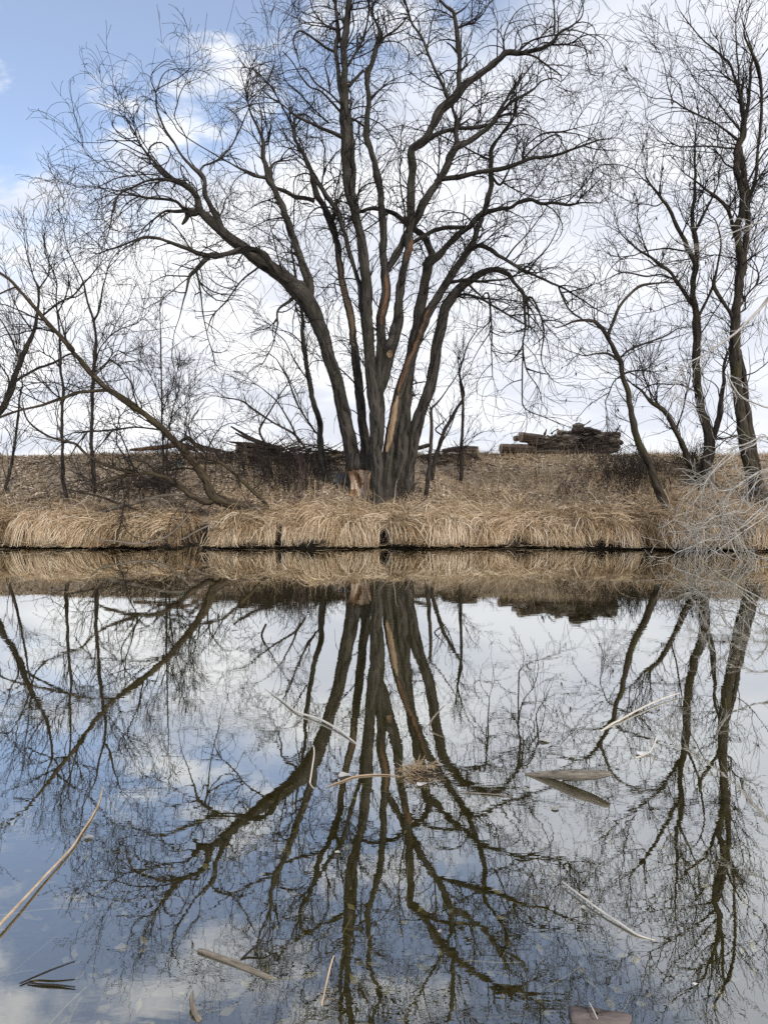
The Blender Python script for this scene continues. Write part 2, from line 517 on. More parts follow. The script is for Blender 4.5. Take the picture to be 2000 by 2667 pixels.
# limbs traced on the photo: (trunk/limb, distance at start, distance at end, 'x,y,width ...' in photo pixels)
TRACES = {
 'main': [
  ('t',17.3,15.8,'925,1234,57.3 920,1216,42.2 911,1147,37.7 897,1071,34.7 881,996,33.2 858,927,32.2 836,860,35.6 808,789,45.2 775,753,45.2 727,713,36.8 675,677,33.8 630,641,29.5 600,620,26.8 562,584,25.3 536,562,22.4 518,540,18.8 513,511,15.2 489,483,13.7 435,457,13 429,447,9 399,416,7.2 369,380,5.1 351,344,3.3 327,306,2.4'),
  ('l',17,15.2,'793,747,18.1 745,729,15.1 702,689,15.7 686,662,16.6 651,650,13.6 623,653,14.5 591,659,13 547,665,13 518,658,11.6 475,642,10.5 435,627,9 388,616,8 348,627,5.8 309,642,4.3 254,660,2.9'),
  ('l',16,15,'547,665,13 511,703,10.1 493,721,8 486,757,5.4 477,786,3.6 468,823,2.5 453,870,1.8 446,931,1.4'),
  ('l',16,15.6,'513,710,5.8 522,761,5.1 527,801,4.3 538,866,3.6 553,917,2.9 562,949,1.8'),
  ('l',16,15,'493,721,3.3 453,754,2.5 424,779,2.2 415,808,1.4'),
  ('l',16.6,16,'670,698,5.1 627,732,4.3 591,783,4 554,823,3.3 540,859,2.2'),
  ('l',17,16.5,'757,781,8.7 724,808,5.8 723,848,4.3 710,899,2.9 685,946,1.8'),
  ('l',16.2,16,'573,580,14.5 547,540,13.7 536,508,12.3 533,472,10.9 527,477,12.7 526,456,15.1 501,435,9 471,404,6.6 450,368,5.4 423,323,4.8 408,281,4.2 406,242,3.6 393,209,2.4 399,184,1.8 435,154,1.5 447,157,1.2'),
  ('l',16.1,16.6,'522,447,5.4 529,432,4.5 562,419,4.5 598,386,4.2 622,341,3.6 643,293,2.7 661,251,1.8'),
  ('l',16,16.3,'408,236,3 423,196,2.4 447,179,2.1 471,190,1.8 489,209,1.2'),
  ('l',16,15.6,'411,230,2.7 450,209,2.4 477,193,1.8 515,156,1.2'),
  ('l',17,15.6,'682,462,4.8 634,441,4.2 586,416,3.6 544,392,3.3 507,371,3 465,341,2.7 450,317,2.4 411,269,1.8'),
  ('l',16.1,16.4,'513,441,3.6 491,407,2.7 485,356,2.4 456,308,2.4 462,269,2.7 468,245,2.4 483,218,1.8 519,201,1.2'),
  ('l',16,15,'456,471,9 423,466,6.6 381,471,5.4 345,489,5.1 312,504,4.7 294,544,3.6 287,584,2.5 269,606,1.8'),
  ('l',16.1,15.6,'511,548,12.3 460,549,8 431,549,6.5 403,569,4.7 381,587,3.6 356,620,2.5'),
  ('l',16.1,15.2,'489,555,10.1 460,526,8 424,519,6.5 381,515,5.8 345,508,4.3 305,506,3.3 254,486,2.2 200,486,1.4'),
  ('l',16.1,16,'515,551,16.6 493,559,15.2 489,571,11.6 475,584,5.1'),
  ('l',15.9,15.5,'357,365,3.6 321,365,2.7 287,365,2.1 260,371,1.8 206,370,1.2'),
  ('l',15.9,15.2,'411,456,4.2 381,453,3.6 351,456,3.3 299,465,3 251,487,2.4 200,487,1.8'),
  ('l',15.9,15.6,'393,426,3.6 360,407,2.7 321,388,2.1 287,413,1.2'),
  ('l',15.6,15.2,'351,459,3 333,456,2.7 272,432,2.1 230,404,1.8 215,383,1.2'),
  ('l',15.8,15.6,'354,356,2.7 324,359,2.1 299,335,1.8 293,308,1.2 296,263,0.9'),
  ('l',15.8,16,'351,347,2.4 357,332,2.1 381,320,1.8 408,332,1.5 426,356,1.2'),
  ('l',15.8,15.4,'354,344,2.7 342,299,2.1 321,275,1.8 296,248,1.5 266,227,1.2'),
  ('t',17,17.2,'808,753,24.1 805,738,22.9 793,701,21.1 778,665,19.3 763,620,18.1 748,575,18.1 730,530,15.7 712,487,15.1 696,457,16.6 686,412,10.9 684,374,11.5 672,335,7.8 654,295,5.1 645,265,3.6 639,229,2.7 627,187,2.1 636,173,1.5 648,178,1.2'),
  ('l',17.2,17.3,'645,262,3 642,211,2.4 662,173,2.1 690,167,1.8 721,184,1.2'),
  ('l',17.2,17,'681,362,4.2 681,301,3 674,256,2.4 684,232,2.4 699,208,2.1 715,157,1.8 712,115,1.2 699,87,1.2'),
  ('l',17.2,17.4,'645,262,2.4 675,235,2.4 696,217,2.1 727,193,1.5'),
  ('l',17.2,17.4,'699,374,4.2 693,316,2.7 687,271,2.1 687,241,1.5'),
  ('l',17.2,16.6,'693,463,8.4 660,456,6.6 636,445,4.2 600,424,3'),
  ('l',17.2,17.6,'702,454,9 705,436,6.6 721,421,5.4 751,417,3'),
  ('l',17.3,17.2,'820,521,12.1 799,516,10.9 769,510,10.5 742,496,10.2 715,487,9'),
  ('l',17.2,16.5,'745,566,6 715,569,3.6 690,575,2.4 645,599,1.5'),
  ('l',17.2,16.5,'712,515,3.6 666,533,2.4 621,563,1.5'),
  ('t',17.5,17.6,'950,1201,28.6 949,1162,25.3 938,1101,24.1 929,1026,24.1 920,951,21.7 914,890,18.7 908,845,19.6 895,774,18.7 885,726,18.1 880,686,17.2 876,641,17.2 865,596,18.1 853,569,18.1 835,527,15.7 822,505,16.6 814,472,14.5 808,436,10.5 796,412,6.6 781,394,4.2'),
  ('l',17.5,17,'862,581,12.7 868,564,12.1 877,548,11.5'),
  ('t',16.4,16.8,'956,905,16.6 938,774,13.9 932,726,12.1 919,686,11.2 907,647,11.2 889,593,11.5 877,548,12.7 853,515,12.1 829,475,12.1 808,442,11.5 793,406,9.6 781,383,9 767,356,9 766,319,7.5 775,300,7.5 793,297,5.4 811,307,3.6 829,329,1.8'),
  ('l',16.6,16.4,'874,539,6.6 873,499,4.8 883,460,3.9 889,418,2.4'),
  ('t',16,16.6,'991,1336,37.7 989,1312,33.8 988,1282,31.9 983,1222,33.2 980,1162,33.8 982,1101,39.8 980,1041,42.2 971,981,34.7 962,921,28.6 959,860,28.6 956,800,28.6 956,747,28.6 944,656,25.9 935,596,22.9 926,551,22 913,505,21.7 907,460,22.3 901,415,20.5 904,362,27.7 903,326,26.5 898,301,22.9 901,241,18.7 898,196,16.6 898,151,17.5 898,121,17.5 903,75,16.6 907,36,15.7 910,0,15.1 913,-45,12.7 916,-105,9 913,-166,4.8'),
  ('l',16.4,16.9,'892,265,13.9 888,247,12.1 882,211,10.9 879,169,10.9 873,136,10.9 880,90,10.9 876,45,8.4 874,0,6.6 868,-45,3.6'),
  ('l',16.3,16.8,'935,596,15.1 927,545,14.5 921,490,15.1 918,400,15.1 915,362,15.1 912,332,13.3 907,289,12.1'),
  ('l',16.6,16.2,'871,133,7.2 847,122,6 823,104,5.4 796,86,4.8 778,79,4.2 766,90,3.6 765,112,3 775,142,2.1 781,172,1.5'),
  ('l',16.5,15.7,'892,295,7.2 865,265,6 835,235,4.8 805,223,3.9 781,193,3.6 763,163,3 736,133,2.7'),
  ('l',16.5,15.9,'892,274,6 856,241,4.8 823,217,4.2 799,181,3.6 781,178,2.7 751,182,2.1 727,193,1.5'),
  ('l',16.5,15.5,'856,319,4.8 829,295,3.6 793,256,3 769,232,2.7 742,205,2.4 730,151,2.1 724,115,1.8 730,66,1.5 760,27,1.2'),
  ('l',16.5,15.8,'892,356,11.5 865,344,9 829,329,7.8 787,310,7.2 763,295,5.4 733,271,4.2 690,241,3 669,211,1.5'),
  ('l',16.6,16,'886,75,6.6 856,69,4.5 829,45,3.3 811,15,2.7 808,-18,1.8'),
  ('l',16.5,15.8,'850,69,3.6 811,63,2.7 781,54,2.1 766,18,1.5'),
  ('l',16.5,17.2,'910,223,8.4 929,199,7.5 947,182,7.2'),
  ('l',16.6,17,'906,169,7.2 929,133,6.3 944,102,6 956,60,5.4 962,18,4.8 959,-18,3.6'),
  ('l',16.6,16.2,'913,24,4.2 956,17,2.7 974,6,2.1'),
  ('l',16.6,16.8,'910,304,6 932,316,4.8 953,332,4.5'),
  ('t',16.8,17.4,'989,1011,31.6 990,951,26.5 994,890,24.7 995,830,24.1 1007,774,25.6 1005,716,22.9 1001,671,20.5 1001,611,19 998,566,18.7 995,521,18.7 989,475,18.7 980,436,17.5 971,400,14.5 963,371,17.5 957,347,16.6 960,301,12.1 963,256,12.7 959,217,13.9 959,181,16.3 971,163,11.5 980,127,12.1 987,102,10.9 989,78,9 980,60,6 971,30,4.2 975,0,3 983,-36,1.8'),
  ('l',17.4,17,'983,121,7.8 1004,93,6 1028,78,4.8 1052,54,3.6 1064,33,2.1'),
  ('l',17.3,17.6,'1004,93,3.6 1043,81,3 1069,68,2.1'),
  ('l',17.2,17.4,'965,256,6.6 989,232,4.5 1016,217,3.3 1052,214,2.1'),
  ('t',16.5,16.2,'998,996,28.6 1016,921,30.7 1029,875,29.2 1038,836,28.6 1042,792,23.5 1052,726,20.5 1061,680,19.3 1070,647,21.1 1073,596,22.3 1076,551,22.6 1079,490,21.7 1082,430,21.1 1075,428,20.6 1077,388,20.6 1113,358,22.5 1130,325,20.6 1149,285,23.9 1183,255,23.2 1209,219,19.9 1242,196,17.2 1275,172,16.6 1305,149,14.9 1325,133,14.6 1365,134,11.9 1408,124,9.9 1435,109,9.3 1458,83,6.6 1488,66,4.6 1511,46,3.6 1519,20,2.7 1514,0,1.7'),
  ('l',17,16,'1007,704,17.5 1034,659,18.7 1058,611,17.5 1073,587,16.9 1090,556,19.2 1100,533,19.9 1123,496,19.9 1143,460,18.6 1163,427,17.2 1169,404,17.9 1189,381,16.6 1222,365,14.9 1249,348,13.6 1275,328,12.3 1295,298,10.6 1315,265,8.6 1332,235,6.6 1355,206,4.6 1382,172,3.3 1408,136,2'),
  ('l',16,15.5,'1289,308,8 1332,265,8 1365,245,6.6 1391,229,5.3 1408,212,4 1441,202,3 1461,212,2'),
  ('l',16.2,15.6,'1348,136,6.6 1391,146,5 1428,172,4 1461,196,3 1458,219,2 1444,225,1.3'),
  ('l',16.1,15.5,'1348,133,6.6 1382,106,4.6 1421,93,4 1464,87,3.3 1504,96,2.7 1527,133,2 1531,166,1.7 1537,192,1.3'),
  ('l',16,15.3,'1425,116,6 1481,113,4 1514,94,3.3 1547,89,2.7 1577,103,2 1594,133,1.7 1584,169,1.3'),
  ('l',16.2,16.6,'1169,259,11.3 1163,245,9.9 1146,206,7.6 1130,176,6.6 1113,133,7.3 1100,99,6 1073,60,5.3 1060,20,4.6 1050,-7,3.3'),
  ('l',16.5,16.8,'1113,126,4 1121,76,3 1126,50,2.7 1140,7,2'),
  ('l',16.3,16.9,'1196,232,13.3 1196,186,12.6 1193,133,11.9 1189,76,10.6 1184,36,9.3 1166,20,7.3 1143,-3,6 1116,-27,2.7'),
  ('l',16.6,16.3,'1189,73,6 1216,60,4.6 1242,40,3 1249,7,2'),
  ('l',16.7,17,'1184,36,5.3 1206,23,3.6 1226,0,2.3'),
  ('l',16.5,16.8,'1193,139,5.3 1176,119,4 1163,109,2.3'),
  ('l',16.6,17,'1193,381,13.3 1189,348,11.9 1189,315,9.9 1179,285,8.3'),
  ('l',16.2,16.4,'1120,358,12.6 1149,345,10.3 1189,333,9.6 1236,332,9.6 1269,325,8.3'),
  ('l',16.1,16.4,'1315,139,4.6 1312,99,3.6 1325,60,3 1348,27,2.3 1378,10,1.7 1411,7,1.3'),
  ('l',16.1,15.8,'1342,129,4 1345,86,3 1375,66,2.3 1408,63,2 1431,80,1.3'),
  ('l',16.1,16,'1444,76,6 1444,40,4.3 1441,0,3'),
  ('l',16.1,15.6,'1295,152,3.3 1295,99,2.7 1295,60,2 1282,20,1.3'),
  ('l',16.6,15.2,'1146,466,12.6 1156,463,11.9 1196,458,11.3 1236,450,11.3 1275,443,11.9 1315,436,11.3 1358,420,9.9 1385,411,9 1425,408,8 1464,398,6.6 1501,385,5.3 1527,375,4.6 1564,363,4 1594,360,2'),
  ('l',15.5,15.2,'1524,375,2.7 1541,348,2.3 1557,315,2 1570,275,1.3'),
  ('l',15.9,15.4,'1362,391,3.6 1391,361,4 1421,346,4.3 1461,343,4 1498,332,3 1561,318,1.7'),
  ('l',15.5,15.3,'1494,332,2.3 1514,292,1.7'),
  ('t',17.2,17,'1030,1276,52.7 1035,1246,48.2 1044,1192,42.8 1053,1101,36.8 1062,1011,33.2 1074,936,28.3 1083,875,27.1 1092,830,25.9 1093,808,28.2 1103,765,26.5 1113,715,25.2 1123,675,27.8 1146,657,19.2 1173,629,17.2 1199,602,15.6 1226,582,14.9 1252,556,14.6 1262,543,13.9 1270,513,13.3 1279,486,12.3 1279,443,12.6 1279,400,11.9 1279,414,10.3 1277,391,11.3 1295,361,8 1322,325,5.3 1342,292,4 1352,265,2.7'),
  ('l',17.2,17.8,'1125,669,19.9 1116,645,16.6 1103,619,15.9 1083,596,14.9 1046,572,13.3 1022,554,12.1 977,542,10.9 938,551,7.5'),
  ('l',16.9,16.6,'1216,592,9.9 1183,592,10.6 1149,596,10.6 1123,602,10.6 1093,619,9.9 1070,635,8'),
  ('l',17,15.5,'1262,552,12.6 1295,544,9.9 1328,539,8.6 1352,524,8 1382,519,8 1411,529,8.6 1448,528,6.6 1484,533,6 1521,526,4 1561,528,2.3'),
  ('l',16,15.5,'1474,529,4 1504,499,3.3 1531,470,2.7 1542,446,2.3 1544,413,1.7'),
  ('l',16,15.4,'1498,529,3 1531,496,2.7 1574,453,1.7'),
  ('l',16.9,16,'1279,453,6.6 1302,480,6 1325,443,4.6 1348,380,2.7'),
  ('l',16.9,16,'1312,476,4 1348,496,3 1395,513,2.7 1421,503,2.3 1441,476,2 1474,470,1.7'),
  ('t',16.7,16.9,'1007,1222,33.2 1010,1186,28.6 1019,1116,27.7 1035,1041,28.6 1050,987,27.1 1071,930,21.7 1089,884,21.1 1104,845,22.3 1116,811,23.2 1140,775,21.5 1163,735,20.6 1186,702,19.9 1209,665,19.2 1229,632,16.6 1242,599,13.3 1256,566,11.9'),
  ('l',16.8,15,'1219,649,13.3 1249,639,11.9 1275,649,11.3 1302,665,9.9 1325,682,8.6 1358,702,8 1395,718,7.3 1431,735,6.6 1468,751,5.3 1507,775,4 1547,801,3 1580,818,2'),
  ('l',16.8,15.6,'1173,733,9.3 1216,727,8.6 1249,732,7.3 1289,728,6 1315,727,4.6 1348,712,3.3'),
  ('l',16.5,15.6,'1315,675,5.3 1338,645,4.3 1368,615,3.6 1398,576,3.3 1425,536,2.7 1438,493,1.7'),
  ('l',16.4,15.6,'1375,705,4 1398,675,3.6 1425,645,3.3 1444,612,2.7 1458,576,2 1451,533,1.3'),
  ('t',17.4,16.6,'1059,1237,36.2 1062,1207,33.8 1077,1116,33.8 1095,1056,30.7 1113,1005,28.9 1125,951,28.6 1131,890,27.7 1143,845,27.7 1149,828,27.8 1159,798,25.5 1179,768,24.2 1196,748,23.2 1212,735,19.2 1236,718,16.6 1265,702,14.9 1295,702,13.3 1322,712,11.9 1338,735,9.9 1358,758,8 1372,781,6.6 1375,814,4.6 1377,848,3.3'),
  ('l',17,16.2,'1186,768,8 1222,768,6.6 1256,778,6.6 1282,794,6 1315,814,5.3 1348,834,4.6 1382,854,2.7'),
  ('l',16.8,16.6,'1216,736,6.6 1242,761,5 1262,778,3.3'),
  ('l',16.4,16,'1271,763,6 1280,841,4.8 1280,913,3.6 1283,980,2.4'),
  ('l',16.4,15.9,'1362,763,7.8 1367,853,6 1362,901,4.8 1371,962,3.6 1398,1004,2.4'),
  ('l',16.2,15.8,'1362,901,4.2 1360,1022,3.6 1368,1064,3 1422,1088,2.4 1482,1112,1.8'),
  ('l',16.4,15.6,'1386,775,5.4 1416,853,4.2 1410,938,3.6 1434,986,2.4'),
  ('l',16.4,15.6,'1458,757,5.4 1482,805,4.2 1524,835,3 1567,859,2.4'),
 ],
 'leaning': [
  ('t',15.3,13.4,'697,1332,19.6 662,1322,24.3 622,1313,26.6 581,1302,26.6 558,1284,24.8 541,1247,22 518,1212,20.8 489,1177,18.5 454,1143,16.2 419,1108,16.2 385,1079,15 350,1059,17 307,1025,16.1 281,1011,15.1 236,966,13.7 203,928,12.8 177,900,11.8 189,909,12.3 147,862,11.3 113,824,10.4 80,786,9.5 47,749,8.5 24,725,7.6 0,708,6.6 -38,678,4.7 -76,640,2.8'),
  ('l',14.3,13.6,'284,1017,10.4 236,1019,9 203,1023,8.5 161,1037,8 109,1054,7.1 47,1070,6.1 0,1087,5.7 -38,1108,3.3'),
  ('l',14.6,14.2,'421,1120,5.7 359,1113,5.7 307,1117,5.7 265,1122,5.2 189,1127,3.3'),
  ('l',14.4,14,'293,1120,4.3 284,1132,3.8 265,1155,3.3 251,1169,2.4'),
  ('l',15.1,14.8,'697,1317,9.2 650,1270,8.7 604,1229,8.1 570,1203,8.1 523,1192,5.8 489,1189,3.5'),
  ('l',14.9,14.2,'541,1310,16.2 523,1304,16.2 489,1287,15 448,1258,13.9 414,1238,12.1 362,1235,11.6 350,1237,13.2 307,1245,11.3 265,1259,6.6 232,1278,2.8'),
  ('l',14.4,13.8,'350,1231,8.5 331,1226,8.5 293,1217,8.5 260,1203,7.6 222,1179,7.6 194,1155,6.6 156,1146,5.7 109,1127,5.2 71,1094,3.8 57,1042,2.4'),
  ('l',14.4,14.5,'402,1238,6.6 425,1226,5.7 468,1207,3.8'),
  ('l',14.4,14.2,'407,1236,5.7 392,1214,4.7 373,1205,4.3 350,1226,3.8'),
  ('l',13.9,13.6,'113,819,5.7 156,786,5.2 189,770,4.7 217,739,4.3 246,706,2.8 265,682,1.9'),
  ('l',13.8,13.5,'45,746,5.7 19,756,4.7 -9,767,3.3'),
  ('l',14,13.8,'227,1125,3.8 196,1165,3.3 180,1193,2.4'),
  ('l',14.4,14,'369,1056,3.8 350,1018,2.8 345,971,1.9 312,976,1.4'),
  ('l',13.9,13.6,'246,978,4.3 265,961,3.3 298,928,2.4 331,914,1.4'),
 ],
 'leftedge': [
  ('t',15.5,15.2,'-57,1203,21.7 -19,1108,18.9 0,1070,17.5 19,1037,16.1 38,985,14.7 57,933,13.2 71,900,12.3 71,900,9.5 90,857,8.5 99,796,6.6 99,753,5.7 85,715,3.8 71,663,2.8 61,607,1.9'),
  ('l',15.2,15,'99,753,4.3 123,720,3.3 128,682,2.8 118,645,1.9'),
  ('l',15.3,15,'28,1009,7.6 43,990,7.1 95,961,6.6 142,943,6.1 184,921,4.3 199,943,2.4'),
  ('l',15.3,15,'9,1051,5.7 24,995,4.3 5,957,3.3'),
  ('l',15.3,15.5,'52,938,4.7 28,881,4.3 9,843,3.3 -5,824,2.4'),
  ('l',15.3,15.5,'85,862,4.3 52,815,3.3 28,763,2.4 14,706,1.4'),
 ],
 'saplingA': [
  ('t',16.4,16.4,'8,1292,9.5 9,1285,8.5 24,1226,8.5 33,1179,6.6 45,1089,5.7 52,1018,4.7 57,990,2.8 28,815,1.9'),
 ],
 'saplingB': [
  ('t',15.9,15.9,'177,1309,11.3 175,1302,10.4 165,1250,9.5 163,1184,8.5 161,1089,7.6 165,1018,7.6 158,961,6.6 156,900,5.7 156,881,4.3 147,786,3.8 147,730,2.8 118,659,2.4 113,616,1.9'),
  ('l',15.9,15.6,'158,961,4.3 137,933,3.3 104,914,2.4'),
  ('l',15.9,16.2,'151,815,3.3 175,758,2.8 180,706,1.9'),
 ],
 'saplingC': [
  ('t',16.6,16.6,'247,1285,11.8 246,1278,11.3 243,1221,10.4 239,1160,9.5 241,1089,8.5 241,1018,8.5 246,947,8.5 251,900,7.6 251,881,7.1 243,834,6.6 227,782,5.2 217,734,4.3 194,687,3.3 175,645,2.8 163,574,1.9'),
  ('l',16.6,16.9,'243,834,6.1 258,810,5.7 267,753,4.7 274,725,3.8 284,687,2.8 307,654,1.9'),
  ('l',16.6,16.2,'248,942,4.3 265,900,3.3 303,862,2.8 355,843,1.9'),
  ('l',16.6,17,'246,971,4.3 279,943,3.3 303,914,2.8 331,919,2.4 369,900,1.9'),
  ('l',16.6,16.3,'222,758,3.8 199,772,3.3 180,777,2.4 156,786,1.9'),
 ],
 'saplingD': [
  ('t',16.8,16.8,'428,1299,6.4 428,1287,5.8 425,1189,5.2 422,1073,4.6 419,958,4 418,865,2.9 416,813,1.7'),
  ('l',16.8,16.7,'442,1284,5.2 434,1224,4.6 437,1148,4 448,1073,2.9 466,1016,1.7'),
  ('l',16.8,16.9,'424,1143,3.5 454,1079,2.9 494,1039,1.7'),
  ('l',16.8,16.9,'422,1050,3.5 396,987,2.3 367,935,1.7'),
  ('l',16.8,16.9,'422,1073,3.5 448,1004,2.3 466,952,1.7'),
 ],
 'thin': [
  ('t',17,17.2,'846,1252,19.3 845,1237,18.1 833,1162,17.5 830,1101,15.1 815,1041,13.6 804,981,12.7 793,921,11.5 789,860,10.2 787,815,8.4 761,656,5.4 765,581,3 766,521,2.1'),
  ('l',17,16.5,'821,1125,5.8 777,1056,5.2 749,987,4.6 720,935,3.5'),
  ('l',17,16.3,'795,1166,6.4 766,1131,5.8 708,1099,5.8 662,1068,5.2 627,1044,4 570,1033,2.3'),
  ('l',16.8,16.4,'688,1151,6.4 679,1148,5.8 676,1120,6.4 691,1091,5.2 726,1033,3.5 749,998,2.3'),
  ('l',17,16.5,'777,1148,5.2 754,1096,4.6 720,1044,3.5 682,1010,2.3'),
  ('l',17,16.7,'796,981,4.2 766,936,3.3 739,884,2.7 700,854,1.8'),
  ('l',17,16.8,'790,899,3.9 760,869,2.7 718,857,1.5'),
  ('l',17,17.4,'821,1126,4.2 790,1077,3.3 769,1017,2.7 739,963,1.8'),
 ],
 'saplingE': [
  ('t',16.6,16.6,'1111,1294,13.3 1113,1288,12.1 1117,1222,10.9 1125,1116,9 1123,1068,7.2 1137,1050,4.8 1152,1032,3.9 1173,1002,3 1194,969,2.1'),
  ('l',16.6,16.7,'1123,1071,4.2 1116,1050,3 1110,1029,1.5'),
 ],
 'saplingF': [
  ('t',16.9,17,'1126,1252,12.1 1128,1237,10.9 1137,1177,12.1 1155,1126,10.2 1176,1086,9 1200,1047,6.6 1208,1022,6.6 1199,986,5.4 1199,962,4.8 1217,901,3.6 1241,859,2.4'),
  ('l',16.9,17.1,'1146,1156,4.8 1170,1119,3.6 1188,1071,2.4'),
  ('l',16.9,16.7,'1134,1119,4.2 1152,1101,2.7 1170,1083,1.5'),
 ],
 'saplingG': [
  ('t',18.2,18.2,'1202,1257,10.9 1202,1251,9.6 1204,1143,8.4 1206,1058,7.2 1199,992,5.4 1193,938,3'),
 ],
 'rightlean': [
  ('t',16,15.6,'1738,1334,25.9 1735,1327,23.9 1715,1271,21.2 1695,1215,19.9 1679,1182,19.2 1662,1142,17.6 1649,1092,15.6 1646,1062,14.9 1636,1022,14.9 1624,976,14.3 1616,940,13.6 1599,903,12.3 1583,873,11.3 1563,850,9.3 1563,848,9 1540,835,7.3 1496,836,6 1467,848,3.3 1450,854,2.3'),
  ('l',15.7,16.2,'1583,875,9.9 1586,871,9 1596,841,8.3 1609,808,8 1636,772,7.3 1662,748,7.3 1689,740,6 1732,735,4 1758,735,2.3'),
  ('l',15.7,15.3,'1611,940,6.6 1583,921,6 1549,921,4.6 1523,926,3.6 1500,920,2.3'),
  ('l',15.7,16,'1617,930,6 1636,913,5.6 1665,900,5.3 1702,886,4.6 1735,873,4 1765,855,2.7'),
  ('l',15.7,15.4,'1626,973,6 1649,966,4.6 1679,963,3.3 1699,944,2'),
  ('l',15.7,15.5,'1621,976,5 1599,993,3.6 1583,1029,3 1576,1046,2.3 1583,1079,1.7'),
  ('l',15.7,15.5,'1646,1062,3.3 1622,1036,2.7 1606,1009,2 1602,983,1.3'),
 ],
 'rightfork': [
  ('t',18,17.6,'1830,1271,41.4 1831,1261,37.1 1838,1208,30.5 1846,1165,27.2 1846,1132,26.5 1831,1075,21.2 1821,1026,19.9 1813,976,19.6 1810,916,19.9 1811,864,19.9 1808,815,19.2 1800,775,17.2 1802,732,15.2 1808,689,15.9 1798,662,12.6 1785,629,10.9 1762,583,9.9 1745,546,9.3 1725,520,7.3 1699,486,5.3 1682,460,3.6 1679,447,3'),
  ('l',17.6,17.9,'1810,695,13.3 1816,656,11.9 1808,609,11.3 1803,559,9.9 1808,516,8.6 1810,477,8 1810,449,6.6 1810,422,5.1 1810,377,3.9 1813,332,2.7 1819,295,1.8'),
  ('l',17.7,16.8,'1796,785,11.3 1788,768,9.9 1768,738,9.3 1748,709,9.3 1722,689,8.6 1695,669,7.3 1662,649,5.3 1636,626,4 1612,602,2.3'),
  ('l',17.2,16.4,'1765,732,5.3 1722,715,4.6 1682,719,4.6 1649,712,4 1616,710,3.6 1583,725,2.7 1543,742,1.7'),
  ('l',17.6,17.4,'1806,612,8 1825,573,7.3 1841,540,6 1858,506,4.6 1871,473,3.3'),
  ('l',17.8,17.5,'1811,841,8 1831,801,7.3 1848,765,6.6 1858,742,6'),
  ('l',17.9,18.1,'1851,1138,17.9 1861,1125,16.6 1871,1089,15.2 1878,1049,13.3 1884,999,10.6 1884,959,8 1891,926,6.6 1901,900,4.6'),
  ('l',18,17.2,'1825,1264,19.9 1818,1248,17.9 1801,1211,17.2 1785,1178,15.6 1768,1142,15.2 1755,1112,13.9 1738,1082,12.6 1719,1062,11.9 1689,1042,8.6 1672,1019,6 1649,1002,4 1636,989,2.3'),
  ('l',17.3,17.1,'1719,1062,5 1702,1036,3.6 1689,1006,2.3 1695,966,1.3'),
  ('l',17.5,17.2,'1762,1119,5.3 1778,1069,4 1788,1022,4 1798,976,2.7'),
  ('l',17.3,17,'1728,523,4 1709,536,3.3 1682,531,3 1649,528,2 1622,516,1.3'),
 ],
 'rightbig': [
  ('t',16.8,16.8,'1977,1311,53 1970,1288,46.4 1962,1258,40.4 1947,1195,33.8 1937,1142,29.2 1929,1082,25.9 1921,1016,25.5 1917,949,27.8 1914,883,26.5 1911,891,25.9 1914,831,23.2 1916,782,21.9 1921,732,20.6 1929,682,24.5 1917,636,16.6 1912,593,15.9 1927,559,15.6 1929,510,15.6 1924,480,15.9 1914,450,15.2 1914,422,15.1 1920,383,15.7 1931,356,15.1 1934,326,13.3 1933,301,10.9 1929,271,9 1922,235,7.2 1910,196,6 1898,163,4.8 1868,136,4.2 1832,105,3.6 1801,69,2.7 1771,27,1.8 1759,0,1.2'),
  ('l',16.8,17.1,'1927,689,16.6 1941,649,14.9 1947,599,13.9 1947,543,13.3 1944,483,14.3 1936,450,13.9 1934,422,13.6 1926,383,12.7'),
  ('l',16.9,17.2,'1934,326,9.6 1946,286,9 1952,226,7.8 1955,181,6.6 1960,142,4.8 1949,102,3 1937,60,1.8'),
  ('l',16.9,16.7,'1931,301,5.4 1925,235,4.8 1922,181,4.2 1916,90,3 1919,30,2.1 1928,0,1.5'),
  ('l',17,16.6,'1944,533,9.9 1967,470,8.6 1973,407,7.5 1979,347,7.5 1984,271,7.8 1979,205,8.1 1964,151,8.4 1946,112,5.4 1937,84,3.6 1946,45,2.4 1952,0,1.5'),
  ('l',16.8,16,'1926,368,7.2 1892,341,5.7 1862,319,4.8 1816,298,4.2 1777,277,3.6 1747,259,3 1693,253,2.1 1669,232,1.5 1657,211,1.2'),
  ('l',16.4,16,'1753,262,2.7 1738,217,2.4 1732,175,1.8 1720,139,1.5 1705,115,1.2'),
  ('l',16.8,16.1,'1919,386,6 1889,384,4.5 1841,380,4.2 1771,380,3 1729,353,2.1 1681,304,1.2'),
  ('l',16.8,16.3,'1931,344,4.8 1892,295,3.6 1859,250,3 1816,214,2.4 1789,169,1.8 1756,124,1.2'),
  ('l',16.9,16.4,'1925,268,3 1895,247,2.4 1862,205,1.8 1838,178,1.2'),
  ('l',17,17.2,'1946,292,4.5 1982,262,3.6 2012,241,2.4'),
  ('l',16.8,16.2,'1909,589,9.3 1894,543,8.6 1868,513,8 1838,493,6 1815,473,4.6 1782,450,2.7'),
  ('l',16.8,16.9,'1984,1291,23.2 1977,1258,20.6 1964,1182,19.9 1954,1115,17.6 1944,1049,14.9 1941,993,12.3 1934,949,8.6 1927,910,5.3'),
  ('l',16.8,16.4,'1911,835,9.3 1898,811,9.3 1878,782,9.9 1861,742,9.3 1868,699,5.6 1878,629,4.6 1864,576,3.3 1848,559,2'),
  ('l',16.8,17.2,'1927,798,5.3 1947,765,4.6 1974,732,4 1970,695,2.7 1954,672,1.7'),
  ('l',16.8,17.2,'1924,815,4.6 1941,798,3.6 1931,748,3 1944,699,2'),
